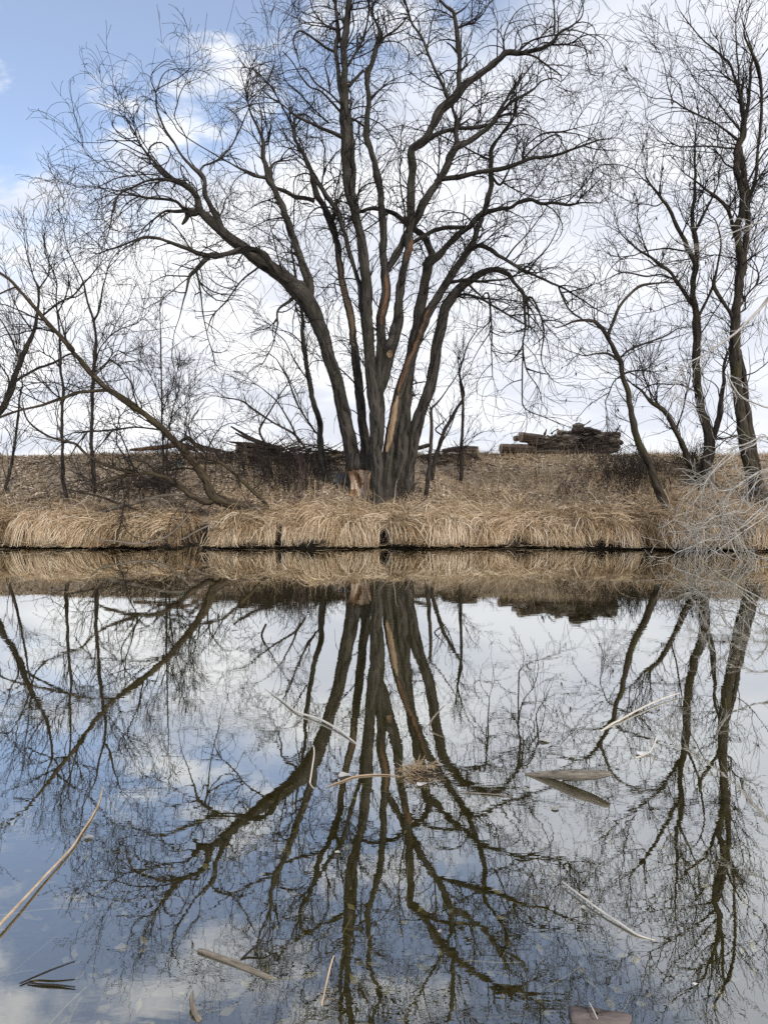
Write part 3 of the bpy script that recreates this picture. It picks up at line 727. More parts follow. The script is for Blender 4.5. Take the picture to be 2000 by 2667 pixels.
  ('l',16.8,16.2,'1941,1138,4.6 1914,1135,4.6 1888,1142,4 1861,1145,3'),
  ('l',16.8,17,'1949,636,4 1967,596,3.3 1980,549,2.3 1994,500,1.7'),
 ],
 'bleached': [
  ('t',13.2,12.4,'2118,1379,14.5 2000,1145,3.9 1962,1160,3.6 1925,1176,3.4 1889,1201,3.1 1860,1227,2.9 1839,1254,2.7 1829,1278,2.2 1812,1302,1.9 1793,1324,1.7 1783,1343,1.2'),
  ('l',13.1,12.4,'2106,1160,6.3 2000,1138,3.4 1950,1152,3.1 1913,1169,2.9 1884,1196,2.7 1853,1232,2.4 1836,1258,2.2 1831,1283,1.9 1824,1321,1.4 1823,1360,1'),
  ('l',13,12.4,'2111,1215,5.8 2000,1222,3.4 1962,1237,3.1 1925,1261,2.9 1901,1280,2.7 1884,1311,2.2 1882,1345,1.7 1880,1381,1.2'),
  ('l',13,12.5,'2114,1234,5.3 2000,1225,3.1 1950,1246,2.9 1913,1270,2.7 1877,1278,2.2 1853,1258,1.7'),
  ('l',12.9,12.4,'2114,1215,5.3 2000,1246,3.1 1974,1254,2.9 1938,1297,2.7 1913,1311,2.2 1880,1321,1.7 1851,1340,1.4 1817,1379,1'),
  ('l',12.9,12.4,'2111,1263,5.3 2000,1297,3.9 1986,1319,3.4 1950,1352,3.1 1921,1379,2.7 1901,1377,2.2 1877,1369,1.9 1853,1372,1.4'),
  ('l',12.9,12.5,'2106,1278,4.8 2000,1299,3.1 1962,1316,2.9 1938,1336,2.4 1913,1331,2.2 1880,1350,1.7 1841,1384,1.2 1817,1391,1.2'),
  ('l',12.8,12.4,'1913,1336,2.4 1865,1345,2.2 1831,1369,1.9 1817,1391,1.7 1822,1422,1.4 1841,1459,1'),
  ('l',12.8,12.4,'2000,1311,2.9 1974,1340,2.7 1938,1369,2.4 1901,1391,2.2 1853,1401,1.9 1805,1422,1.7 1762,1440,1.4'),
  ('l',12.8,12.3,'2000,1340,2.9 1962,1367,2.4 1928,1391,2.2 1889,1418,1.9 1841,1454,1.2'),
  ('l',12.8,12.3,'1865,1364,2.2 1889,1384,2.2 1913,1437,1.9 1933,1471,1.2'),
  ('l',12.8,12.3,'1913,1379,1.9 1938,1425,2.2 1976,1449,1.9 2000,1454,1.7'),
  ('l',12.8,12.4,'2106,1403,4.8 2000,1430,2.7 1962,1427,2.4 1933,1425,1.9 1901,1449,1.2'),
  ('l',13,13,'2080,533,6 2000,573,4 1964,583,3.6 1914,602,3.3 1874,622,2.7 1848,642,1.7'),
  ('l',13,12.5,'2063,702,9.9 2000,778,8 1977,805,7.3 1941,844,6.6 1914,868,6.3 1914,863,6 1868,900,5.3 1828,926,4.3 1782,953,3.3 1762,989,2.3 1755,1026,1.3'),
  ('l',12.8,12.6,'1894,963,2.3 1898,983,4 1914,1012,4.3 1934,1036,4 1970,1052,4 2000,1062,4.6 2047,1065,6'),
 ],
}

# ---------------------------------------------------------------- ground, pond
def grid_axis(lo, hi, fine_lo, fine_hi, step, grow=1.25):
    a = list(np.arange(fine_lo, fine_hi + 1e-6, step))
    s = step
    while a[-1] < hi:
        s *= grow
        a.append(min(hi, a[-1] + s))
    s = step
    while a[0] > lo:
        s *= grow
        a.insert(0, max(lo, a[0] - s))
    return np.array(a)


gx = grid_axis(-500, 500, -11, 11, 0.07)
gd = np.concatenate([grid_axis(-40, 13.0, 1.0, 5.0, 0.12, 1.15)[:-1], np.arange(13.0, 14.9, 0.03), np.arange(14.9, 22, 0.09), grid_axis(22, 700, 22, 23, 0.3, 1.3)])
GX, GY = np.meshgrid(gx, gd)
GZ = ground_z(GX, GY)
nx, ny = len(gx), len(gd)
ii = np.arange(nx * ny).reshape(ny, nx)
GF = np.stack([ii[:-1, :-1], ii[:-1, 1:], ii[1:, 1:], ii[1:, :-1]], -1).reshape(-1, 4)
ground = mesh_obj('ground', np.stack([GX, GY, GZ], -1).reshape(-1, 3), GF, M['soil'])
tag(ground, kind='structure')

wx = np.array([-500, -40, 40, 500.0]); wy = np.array([-2.5, 5, 17.0])
WX, WY = np.meshgrid(wx, wy)
wi = np.arange(12).reshape(3, 4)
water = mesh_obj('pond_water', np.stack([WX, WY, 0 * WX], -1).reshape(-1, 3),
                 np.stack([wi[:-1, :-1], wi[:-1, 1:], wi[1:, 1:], wi[1:, :-1]], -1).reshape(-1, 4), M['water'])
tag(water, kind='structure')


# ---------------------------------------------------------------- bare trees
def grow(r, base, tang, rad, length, n, spread, up, curl, jit, grav):
    """N twigs growing from base points: returns P (N,n+1,3), R (N,n+1)"""
    N = len(base)
    ra = unit(r.normal(size=(N, 3)))
    perp = unit(np.cross(tang, ra))
    a = r.uniform(spread[0], spread[1], N)[:, None]
    d = tang * np.cos(a) + perp * np.sin(a)
    d[:, 2] += up
    d = unit(d)
    axis = unit(np.cross(d, unit(r.normal(size=(N, 3)))))
    kap = r.normal(0, curl, N)
    P = np.empty((N, n + 1, 3)); P[:, 0] = base
    ds = (length / n)[:, None]
    for i in range(n):
        k = kap[:, None] * ds * (0.5 + 1.3 * i / n)
        d = d * np.cos(k) + np.cross(axis, d) * np.sin(k)
        d = d + r.normal(0, jit, (N, 3))
        d[:, 2] += grav * ds[:, 0] * (0.3 + 1.6 * i / n)
        d = unit(d)
        P[:, i + 1] = P[:, i] + d * ds
    t = np.linspace(0, 1, n + 1)[None]
    R = np.maximum(rad[:, None] * (1 - 0.62 * t), 0.0036)
    return P, R


def pick_on(r, paths, count, lo, hi):
    """random points on a batch of polylines P (N,n,3), R (N,n)"""
    P, R = paths
    N, n, _ = P.shape
    i = r.integers(0, N, count)
    u = r.uniform(lo, hi, count) * (n - 1)
    k = np.minimum(u.astype(int), n - 2)
    f = (u - k)[:, None]
    b = P[i, k] * (1 - f) + P[i, k + 1] * f
    tg = unit(P[i, k + 1] - P[i, k])
    return b, tg, R[i, k], u / (n - 1)


def twigs_on(r, limbs, style):
    """three orders of twigs on the traced limbs: list of (V, F, uv)"""
    B, T, Rd = [], [], []
    mids = None
    if style.get('mid'):
        cand = [p for p in limbs if p[:, 3].max() > 0.03]
        w_ = np.array([np.linalg.norm(p[-1, :3] - p[0, :3]) for p in cand])
        b_, t_, r_ = [], [], []
        for i in r.choice(len(cand), style['mid'], p=w_ / w_.sum()):
            p = cand[i]
            ok = np.where((p[:-1, 2] > style.get('zmin', 2.3)) & (p[:-1, 3] < 0.26))[0]
            if len(ok) == 0: continue
            k = r.choice(ok)
            b_.append(p[k, :3]); t_.append(unit(p[k + 1, :3] - p[k, :3])); r_.append(min(p[k, 3] * 0.5, r.uniform(0.010, 0.022)))
        mids = grow(r, np.array(b_), np.array(t_), np.array(r_), r.uniform(0.9, 2.4, len(b_)), 16, (0.4, 1.1), style['up'], style['curl'] * 0.8, style['jit'] * 1.3, style['grav'])
        limbs = limbs + [np.column_stack([a, b]) for a, b in zip(*mids)]
    for path in limbs:
        seg = np.linalg.norm(np.diff(path[:, :3], axis=0), axis=1)
        rad = path[:-1, 3]
        wgt = seg * np.clip((style['rmax'] - rad) / style['rmax'], 0.0, 1) ** 0.5
        wgt = wgt + seg * 0.05 * (path[:-1, 2] > 2.0)
        cnt = r.poisson(wgt.sum() * style['dens'])
        if cnt == 0: continue
        k = r.choice(len(seg), cnt, p=wgt / wgt.sum())
        f = r.uniform(0, 1, cnt)[:, None]
        B.append(path[k, :3] * (1 - f) + path[k + 1, :3] * f)
        T.append(unit(path[k + 1, :3] - path[k, :3]))
        Rd.append(rad[k])
        # the limb's own tip goes on as a few twigs
        m = style.get('tips', 3)
        B.append(np.repeat(path[-1:, :3], m, 0)); T.append(np.repeat(unit(path[-1:, :3] - path[-2:-1, :3]), m, 0)); Rd.append(np.full(m, path[-1, 3]))
    B, T, Rd = np.vstack(B), np.vstack(T), np.concatenate(Rd)
    s = style['len']
    L1 = s * r.uniform(0.45, 1.25, len(B)) * r.choice([0.6, 1.0, 1.35], len(B))
    one = grow(r, B, T, np.minimum(Rd * 0.75, style['r1']), L1, 9, (0.35, 1.15), style['up'], style['curl'], style['jit'], style['grav'])
    n2 = int(len(B) * style['n2'])
    b, tg, rd, u = pick_on(r, one, n2, 0.15, 1.0)
    two = grow(r, b, tg, np.minimum(rd * 0.8, style['r1'] * 0.62), s * r.uniform(0.30, 0.95, n2), 7, (0.35, 1.0), style['up'] * 0.7, style['curl'] * 1.3, style['jit'], style['grav'])
    n3 = int(n2 * style['n3'])
    b, tg, rd, u = pick_on(r, two, n3, 0.15, 1.0)
    three = grow(r, b, tg, np.minimum(rd * 0.85, style['r1'] * 0.42), s * r.uniform(0.15, 0.50, n3), 5, (0.35, 1.0), style['up'] * 0.5, style['curl'] * 1.5, style['jit'], style['grav'])
    return (one, two, three) if mids is None else (one, two, three, mids)


def joined(parts):
    V, F, U, o = [], [], [], 0
    for v, f, u in parts:
        V.append(v); F.append(f + o); U.append(u); o += len(v)
    return np.vstack(V), np.vstack(F), np.vstack(U)


def parse(s):
    return np.array([[float(c) for c in q.split(',')] for q in s.split()])


def build_tree(key, name, label, mats, style, seed, group=None, gnawed=None):
    rows = TRACES[key]
    r = np.random.default_rng(seed)
    done = []            # (pixel polyline dense, depth dense, width dense)
    paths = []
    for n_row, (kind, d0, d1, s) in enumerate(rows):
        P = parse(s)
        sel = [0]
        for i in range(1, len(P)):
            if np.linalg.norm(P[i, :2] - P[sel[-1], :2]) > 13 or i == len(P) - 1: sel.append(i)
        P = P[sel]
        cum = np.concatenate([[0], np.cumsum(np.linalg.norm(np.diff(P[:, :2], axis=0), axis=1))])
        fr = cum / cum[-1]
        grounded = kind == 't' and P[0, 1] > 1195
        if key == 'main':
            near = lambda d: 15.6 + (d - 16) * 0.62 if d > 16 else d - 0.4
            d0, d1 = near(d0), near(d1)
        elif grounded:
            dg = on_ground(P[0, 0], P[0, 1])
            if dg:
                d1 += dg - d0
                d0 = dg
        join = None
        if done and not grounded:
            best = None
            for q, dq, wq in done:
                dist = np.linalg.norm(q - P[0, :2], axis=1) - wq / 2
                k = int(dist.argmin())
                if best is None or dist[k] < best[0]:
                    best = (dist[k], dq[k], q, dq, wq, k)
            if best[0] < 26:
                d1 += best[1] - d0
                d0 = best[1]
                join = best
        D = d0 + (d1 - d0) * fr ** 0.8
        pts = []
        for (px, py, wd), d in zip(P, D):
            pts.append([*at(px, py, d), max(0.5 * wd * d / FPX, 0.0024)])
        pts = np.array(pts)
        if join is not None:
            # root the limb inside its parent, a little below the point where it leaves it
            _, _, q, dq, wq, k = join
            seglen = np.linalg.norm(q[1] - q[0]) + 1e-6
            kb = max(0, k - int(round(0.9 * P[0, 2] / seglen)))
            sm = 0.5 * min(P[0, 2], wq[kb] * 0.8) * dq[kb] / FPX
            pts = np.vstack([[*at(q[kb, 0], q[kb, 1], dq[kb]), sm], pts])
        if grounded and n_row != gnawed:
            zg = gz(pts[0, 0], pts[0, 1])
            if pts[0, 2] > zg + 0.03:
                pts = np.vstack([[pts[0, 0], pts[0, 1], zg - 0.12, pts[0, 3] * 1.45], [pts[0, 0], pts[0, 1], zg + 0.05, pts[0, 3] * 1.2], pts]) if pts[0, 2] > zg + 0.25 else np.vstack([[pts[0, 0], pts[0, 1], zg - 0.12, pts[0, 3] * 1.35], pts])
            else:
                pts = np.vstack([[pts[0, 0], pts[0, 1], zg - 0.15, pts[0, 3] * 1.3], pts])
        step = 0.05 if pts[:, 3].max() > 0.05 else 0.07
        path = spline(pts, step)
        path[:, 3] = np.maximum(path[:, 3], 0.0022)
        # small natural wander
        wob = np.cumsum(r.normal(0, 1, (len(path), 3)), 0)
        wob = wob - np.linspace(0, 1, len(path))[:, None] * wob[-1]
        path[:, :3] += wob * np.minimum(path[:, 3:4] * 0.05, 0.0035)
        ker = np.hanning(9 if len(path) > 12 else 3); ker /= ker.sum()
        kn = r.normal(0, 1, (len(path), 4))
        kn = np.stack([np.convolve(kn[:, c_], ker, 'same') for c_ in range(4)], -1)
        fade = np.clip(np.arange(len(path)) / 12.0, 0, 1)[:, None]
        path[:, :3] += fade * kn[:, :3] * np.clip(np.minimum(path[:, 3:4] * 0.35, 0.030 - path[:, 3:4] * 0.2), 0.006, 0.02)
        path[:, 3] *= 1 + fade[:, 0] * np.where(path[:, 3] > 0.09, 0.06, 0.16) * kn[:, 3]
        paths.append((kind, path))
        t = np.linspace(0, 1, 60)
        done.append((np.stack([np.interp(t, fr, P[:, 0]), np.interp(t, fr, P[:, 1])], -1), np.interp(t, fr, D), np.interp(t, fr, P[:, 2])))
    root_pt = paths[0][1][0, :3]
    root = thing(name, label, 'tree', (root_pt[0], root_pt[1], gz(root_pt[0], root_pt[1])), group)
    out = []
    for n_row, (kind, path) in enumerate(paths):
        V, F, uv = limb_tube(path, seed=seed * 100 + n_row, rough=0.06 if path[:, 3].max() > 0.04 else 0.05)
        nm = 'trunk' if kind == 't' else ('limb' if path[:, 3].max() > 0.04 else 'branch')
        o = mesh_obj(nm, V, F, mats[0] if path[:, 3].max() > 0.03 else mats[1], root, uv=uv)
        out.append(o)
    if style:
        one, two, three, *mids = twigs_on(r, [p for _, p in paths], style)
        V, F, uv = joined([tubes(*one, 4), tubes(*two, 3), tubes(*three, 3)] + [tubes(*q, 6) for q in mids])
        tw = mesh_obj('twigs', V, F, mats[2], root, uv=uv)
        tw['kind'] = 'stuff'
        root_tw = (one, two, three)
    else:
        root_tw = None
    return root, out, [p for _, p in paths], root_tw


WILLOW = dict(rmax=0.15, dens=3.3, len=0.84, up=0.22, curl=1.9, jit=0.06, grav=-0.42, r1=0.0150, n2=2.6, n3=0.8, tips=3, mid=100)
LOCUST = dict(rmax=0.14, dens=3.2, len=0.85, up=0.28, curl=0.7, jit=0.12, grav=0.08, r1=0.0120, n2=3.0, n3=1.2, tips=3, mid=18)
SAPLING = dict(rmax=0.09, dens=4.5, len=0.8, up=0.35, curl=0.7, jit=0.09, grav=0.10, r1=0.0095, n2=3.2, n3=1.4, tips=3)
SPARSE = dict(rmax=0.10, dens=3.0, len=0.75, up=0.15, curl=0.9, jit=0.10, grav=0.0, r1=0.0095, n2=2.6, n3=1.3, tips=2)

big, big_parts, big_paths, _ = build_tree('main', 'multi_stem_tree', 'large bare tree with many spreading trunks and a gnawed base, centre of the bank', (M['bark'], M['bark_small'], M['twig']), WILLOW, 3, gnawed=0)
lean, lean_parts, lean_paths, _ = build_tree('leaning', 'leaning_tree', 'bare tree toppled to the left, low trunk reaching across to the left edge', (M['bark_lean'], M['bark_small'], M['twig']), dict(SPARSE, dens=4.2, mid=26, zmin=0.9, curl=0.9), 5)
build_tree('leftedge', 'bare_tree', 'dark bare tree at the far left edge behind the toppled tree', (M['bark_small'], M['bark_small'], M['twig']), SAPLING, 6)
G1 = 'bare saplings on the far bank'
build_tree('saplingA', 'sapling', 'leftmost thin sapling with a crooked stem on the left bank', (M['bark_small'], M['bark_small'], M['twig']), SAPLING, 21, G1)
build_tree('saplingB', 'sapling', 'slender dark sapling, middle one of the three left saplings behind the toppled trunk', (M['bark_small'], M['bark_small'], M['twig']), SAPLING, 22, G1)
build_tree('saplingC', 'sapling', 'tallest left sapling with a forked top, behind the toppled trunk', (M['bark_small'], M['bark_small'], M['twig']), SAPLING, 23, G1)
DENSE = dict(SAPLING, dens=9.0, len=0.45, r1=0.0065)
_, _, _, budtw = build_tree('saplingD', 'sapling', 'wispy sapling full of tiny buds between toppled tree and big tree', (M['bark_small'], M['bark_small'], M['twig']), DENSE, 24, G1)
budroot = bpy.data.objects['sapling.003']
build_tree('thin', 'slender_tree', 'slender dark tree just left of the big multi-trunked tree', (M['bark'], M['bark_small'], M['twig']), dict(SPARSE, dens=3.4), 25)
build_tree('saplingE', 'sapling', 'straight sapling right beside the big tree, forking at mid height', (M['bark_small'], M['bark_small'], M['twig']), dict(SPARSE, dens=3.0), 26, G1)
build_tree('saplingF', 'sapling', 'sapling leaning right in front of the low logs', (M['bark_small'], M['bark_small'], M['twig']), dict(SPARSE, dens=3.0), 27, G1)
build_tree('saplingG', 'sapling', 'short straight sapling on the slope between big tree and log pile', (M['bark_small'], M['bark_small'], M['twig']), dict(SAPLING, len=0.6), 28, G1)
rl = build_tree('rightlean', 'bare_tree', 'bare tree leaning left with its foot in the grass, right of the log pile', (M['bark_right'], M['bark_small'], M['twig']), dict(SPARSE, dens=3.2, n2=3.4), 31)
rf = build_tree('rightfork', 'bare_tree', 'mossy bare tree forked low down, second from the right edge', (M['bark_right'], M['bark_small'], M['twig']), dict(LOCUST, dens=3.0), 32)
rb = build_tree('rightbig', 'bare_tree', 'tallest bare tree with a dark upright trunk at the right edge', (M['bark_right'], M['bark_small'], M['twig']), LOCUST, 33)
BL = dict(rmax=0.2, dens=5.5, len=0.55, up=-0.14, curl=1.6, jit=0.10, grav=-0.45, r1=0.0062, n2=2.6, n3=1.0, tips=3)
db, _, _, _ = build_tree('bleached', 'dead_bush', 'bleached white dead branches arching over the bank at the right edge', (M['bleached'], M['bleached'], M['bleached']), BL, 34)
db['category'] = 'dead branches'

# dead leaves and seed pods still hanging on the right-hand trees, buds on the wispy sapling
def hanging(root, tw, n, size, mat, name, seed):
    r = np.random.default_rng(seed)
    b, tg, _, _ = pick_on(r, tw[2], n, 0.5, 1.0)
    d = unit(r.normal(0, 0.35, (n, 3)) + np.array([0, 0, -1.0]))
    sd = unit(np.cross(d, r.normal(size=(n, 3))))
    ln = r.uniform(0.6, 1.4, n)[:, None] * size
    q = [b, b + d * ln * 0.5 + sd * ln * 0.22, b + d * ln, b + d * ln * 0.45 - sd * ln * 0.18]
    V = np.stack(q, 1).reshape(-1, 3)
    F = np.arange(4 * n).reshape(n, 4)
    o = mesh_obj(name, V, F, mat, root, attr=np.repeat(r.uniform(0, 1, n), 4), smooth=False)
    o['kind'] = 'stuff'

hanging(rb[0], rb[3], 70, 0.09, M['dead_leaf'], 'dead_leaves', 41)
hanging(rf[0], rf[3], 60, 0.09, M['dead_leaf'], 'dead_leaves', 42)
hanging(rl[0], rl[3], 25, 0.09, M['dead_leaf'], 'dead_leaves', 43)
hanging(budroot, budtw, 500, 0.03, M['dead_leaf'], 'buds', 44)


# bare wood where the bark has come off, and the gnawed base
def bark_patch(root, path, z0, z1, half, mat, name, label, seed, off=0.0):
    """a curved shell 4 mm proud of the trunk on the side towards the pond, with ragged edges"""
    r = np.random.default_rng(seed)
    seg = path[(path[:, 2] >= z0) & (path[:, 2] <= z1)]
    n = len(seg); k = 9
    T = unit(np.gradient(seg[:, :3], axis=0))
    face = np.array([0.0, -1.0, 0.0])
    A = unit(face - (T @ face)[:, None] * T)
    B = np.cross(T, A)
    t = np.linspace(0, 1, n)
    hw = half * np.sin(np.pi * np.clip(t * 0.96 + 0.02, 0, 1)) ** 0.45 * (0.8 + 0.35 * np.convolve(r.normal(0, 1, n + 6), np.ones(7) / 7, 'valid'))
    cen = off + 0.5 * np.convolve(r.normal(0, 1, n + 14), np.ones(15) / 15, 'valid')
    th = cen[:, None] + np.linspace(-1, 1, k)[None] * hw[:, None]
    rad = seg[:, 3][:, None] * 1.07 + 0.004 - 0.012 * (np.abs(np.linspace(-1, 1, k))[None] > 0.95)
    V = seg[:, None, :3] + (np.cos(th)[..., None] * A[:, None] + np.sin(th)[..., None] * B[:, None]) * rad[..., None]
    idx = np.arange(n * k).reshape(n, k)
    F = np.stack([idx[:-1, :-1], idx[:-1, 1:], idx[1:, 1:], idx[1:, :-1]], -1).reshape(-1, 4)
    ln = np.concatenate([[0], np.cumsum(np.linalg.norm(np.diff(seg[:, :3], axis=0), axis=1))])
    uv = np.stack(np.broadcast_arrays((th * seg[:, 3:4]), ln[:, None]), -1).reshape(-1, 2)
    o = mesh_obj(name, V.reshape(-1, 3), F, mat, root, uv=uv)
    o['label'] = label
    return o


def row_of(key, i):
    n = -1
    for j, rw in enumerate(TRACES[key]):
        if rw[0] == 't':
            n += 1
            if n == i: return j


tr_idx = [j for j, rw in enumerate(TRACES['main']) if rw[0] == 't']
P_bare, P_s6, P_s7, P_s9 = big_paths[tr_idx[2]], big_paths[tr_idx[5]], big_paths[tr_idx[6]], big_paths[tr_idx[8]]
bark_patch(big_parts[tr_idx[2]], P_bare, at(900, 905, 16.5)[2], at(880, 655, 16.5)[2], 0.95, M['bare_wood'], 'bare_wood', 'long pale strip of barkless wood on the second trunk', 51)
bark_patch(big_parts[tr_idx[8]], P_s9, at(1020, 1180, 16.1)[2], at(1045, 1030, 16.1)[2], 0.75, M['bare_wood'], 'bare_wood', 'pale barkless streak low on the trunk', 52, -0.3)
bark_patch(big_parts[tr_idx[8]], P_s9, at(1045, 1030, 16.1)[2], at(1125, 800, 16.1)[2], 0.55, M['red_wood'], 'bare_wood', 'reddish brown barkless streak up the trunk', 53, -0.35)
bark_patch(big_parts[tr_idx[5]], P_s6, at(1000, 860, 16.1)[2], at(1000, 720, 16.1)[2], 0.7, M['red_wood'], 'bare_wood', 'reddish bare patch on the trunk', 54, 0.3)
bark_patch(big_parts[tr_idx[6]], P_s7, at(1060, 700, 16.1)[2], at(1070, 640, 16.1)[2], 0.7, M['red_wood'], 'bare_wood', 'reddish bare patch on the trunk', 55, 0.2)
bark_patch(big_parts[tr_idx[6]], P_s7, at(1010, 945, 16.1)[2], at(1015, 915, 16.1)[2], 0.5, M['bare_wood'], 'bare_wood', 'small pale knot scar on the trunk', 56, 0.2)

DG = on_ground(937, 1289)
base = at(937, 1289, DG)
zb = gz(base[0], base[1])
top = at(937, 1226, DG)
nz, ns = 22, 40
th = np.linspace(0, 2 * math.pi, ns, endpoint=False)
t = np.linspace(0, 1, nz)
hgt = zb - 0.1 + t * (top[2] + 0.06 - zb + 0.1)
# hourglass bitten out of the wood: wide at the top, narrow below, flaring to the ground
prof = np.interp(t, [0, 0.18, 0.35, 0.55, 0.8, 0.93, 1.0], [0.28, 0.215, 0.175, 0.18, 0.225, 0.265, 0.275])
rr = np.random.default_rng(8)
flute = np.zeros((nz, ns))
for kk in range(5):
    f_ = rr.integers(5, 13)
    flute += rr.uniform(0.3, 1) * np.sin(f_ * th[None] + rr.uniform(0, 6.3) + 3.0 * t[:, None] * rr.uniform(-1, 1))
hole = np.exp(-((th[None] - 4.55 - 0.25 * np.sin(5 * t[:, None])) / 0.34) ** 2) * np.exp(-((t[:, None] - 0.62) / 0.22) ** 2)
rad = prof[:, None] * (1 + 0.085 * flute) - 0.15 * hole
V = np.stack([base[0] + rad * np.cos(th)[None], base[1] + rad * 0.9 * np.sin(th)[None], np.broadcast_to(hgt[:, None], rad.shape)], -1).reshape(-1, 3)
idx = np.arange(nz * ns).reshape(nz, ns)
F = np.stack([idx[:-1], np.roll(idx[:-1], -1, 1), np.roll(idx[1:], -1, 1), idx[1:]], -1).reshape(-1, 4)
uv = np.stack(np.broadcast_arrays((th * 0.25)[None], hgt[:, None]), -1).reshape(-1, 2)
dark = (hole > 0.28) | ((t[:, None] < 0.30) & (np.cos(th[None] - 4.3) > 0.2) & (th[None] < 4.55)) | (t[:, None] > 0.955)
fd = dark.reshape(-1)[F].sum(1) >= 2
gn = mesh_obj('gnawed_base', V, F, None, big, uv=uv, mats=[M['gnaw'], M['gnaw_dark']], midx=fd.astype(int))
gn['label'] = 'pale freshly gnawed wood with a dark hollow at the foot of the tree'
# the ragged bark rim above the bite
rim = []
ths = np.linspace(0, 2 * math.pi, 60, endpoint=False)
rim_r = 0.285 * (1 + 0.03 * np.sin(7 * ths + 1) + 0.02 * rr.normal(size=60))
zt = top[2] + 0.02 + 0.018 * rr.normal(size=60)
ring0 = np.stack([base[0] + (rim_r - 0.05) * np.cos(ths), base[1] + (rim_r - 0.05) * 0.9 * np.sin(ths), zt - 0.004], -1)
ring1 = np.stack([base[0] + rim_r * np.cos(ths), base[1] + rim_r * 0.9 * np.sin(ths), zt], -1)
ring2 = np.stack([base[0] + 0.27 * np.cos(ths), base[1] + 0.25 * np.sin(ths), np.full(60, top[2] + 0.17)], -1)
ring3 = np.stack([base[0] + 0.21 * np.cos(ths), base[1] + 0.20 * np.sin(ths), np.full(60, top[2] + 0.36)], -1)
V = np.vstack([ring0, ring1, ring2, ring3])
idx = np.arange(240).reshape(4, 60)
F = np.stack([idx[:-1], np.roll(idx[:-1], -1, 1), np.roll(idx[1:], -1, 1), idx[1:]], -1).reshape(-1, 4)
uv = np.stack([np.tile(ths * 0.3, 4), V[:, 2]], -1)
mesh_obj('bark_rim', V, F, M['bark'], big, uv=uv)

# ---------------------------------------------------------------- brush and shrubs
def shrub(name, label, xr, yr, n, height, mat, seed, up=0.55, curl=0.5, spread=(0.1, 0.7), r0=0.006, n2=3.0, cat='shrub'):
    r = np.random.default_rng(seed)
    bx = np.mean(xr) + (xr[1] - xr[0]) * np.clip(r.normal(0, 0.30, n), -0.85, 0.85); by = r.uniform(*yr, n)
    b = np.stack([bx, by, ground_z(bx, by) - 0.03], -1)
    tg = np.tile(np.array([[0, 0, 1.0]]), (n, 1))
    one = grow(r, b, tg, np.full(n, r0), height * r.uniform(0.3, 1.25, n) * (0.75 + 0.35 * NB(bx * 2, by)), 8, spread, up, curl, 0.08, 0.0)
    m2 = int(n * n2)
    q, tq, rq, _ = pick_on(r, one, m2, 0.2, 1.0)
    two = grow(r, q, tq, np.full(m2, r0 * 0.55), height * r.uniform(0.15, 0.55, m2), 6, (0.3, 0.9), 0.3, curl * 1.4, 0.1, 0.0)
    c = (np.mean(xr), np.mean(yr))
    root = thing(name, label, cat, (c[0], c[1], gz(*c)))
    V, F, uv = joined([tubes(*one, 4)])
    o = mesh_obj('stems', V, F, mat, root, uv=uv); o['kind'] = 'stuff'
    V, F, uv = joined([tubes(*two, 3)])
    o = mesh_obj('twigs', V, F, mat, root, uv=uv); o['kind'] = 'stuff'
    return root


def wx_(px, d):
    return (px - 1000) / FPX * d


shrub('brush_thicket', 'tangle of thin purplish brown brush left of the big tree', (wx_(640, 16.8), wx_(860, 16.8)), (16.1, 17.6), 170, 0.95, M['twig'], 61, spread=(0.1, 1.0), n2=3.6)
shrub('brush_thicket', 'low haze of fine brown twigs under the tree leaning left', (wx_(1550, 16.6), wx_(1730, 16.6)), (15.8, 17.4), 150, 0.8, M['twig'], 62, spread=(0.2, 1.0), n2=4.0)
shrub('shrub', 'sparse upright shrub of thin stems on the slope below the log pile', (wx_(1380, 17), wx_(1520, 17)), (15.9, 17.0), 30, 0.5, M['twig_purple'], 63)
shrub('shrub', 'small cluster of dry stems at the foot of the big tree', (wx_(1035, 16.3), wx_(1075, 16.3)), (15.6, 16.1), 14, 0.7, M['twig'], 64)
shrub('shrub', 'scrubby twigs between the two saplings on the left', (wx_(260, 16.2), wx_(420, 16.2)), (15.6, 16.8), 40, 0.6, M['twig'], 65, spread=(0.3, 1.1))
shrub('shrub', 'bare twiggy bush between the forked tree and the leaning tree', (wx_(1740, 18.2), wx_(1800, 18.2)), (16.8, 17.8), 60, 1.0, M['twig'], 66, spread=(0.2, 0.9), n2=4.0)
shrub('shrub', 'thin grey stems in front of the slender dark tree', (wx_(770, 16.3), wx_(800, 16.3)), (15.5, 16.0), 8, 1.5, M['twig_purple'], 67, spread=(0.05, 0.3), r0=0.007)


# ---------------------------------------------------------------- logs and fallen wood
def px_path(s, d0, d1=None, z=None):
    P = parse(s)
    d1 = d0 if d1 is None else d1
    if d0 > 19.8: d0, d1 = d0 - 1.5, d1 - 1.5
    elif d0 > 18.0: d0, d1 = d0 - 0.9, d1 - 0.9
    D = np.linspace(d0, d1, len(P))
    return np.array([[*at(a, b, d), max(0.5 * c * d / FPX, 0.003)] for (a, b, c), d in zip(P, D)])


def drop(path, lift=0.0):
    """lay a path on the ground under it"""
    path = path.copy()
    path[:, 2] = ground_z(path[:, 0], path[:, 1]) + path[:, 3] * 0.8 + lift
    return path


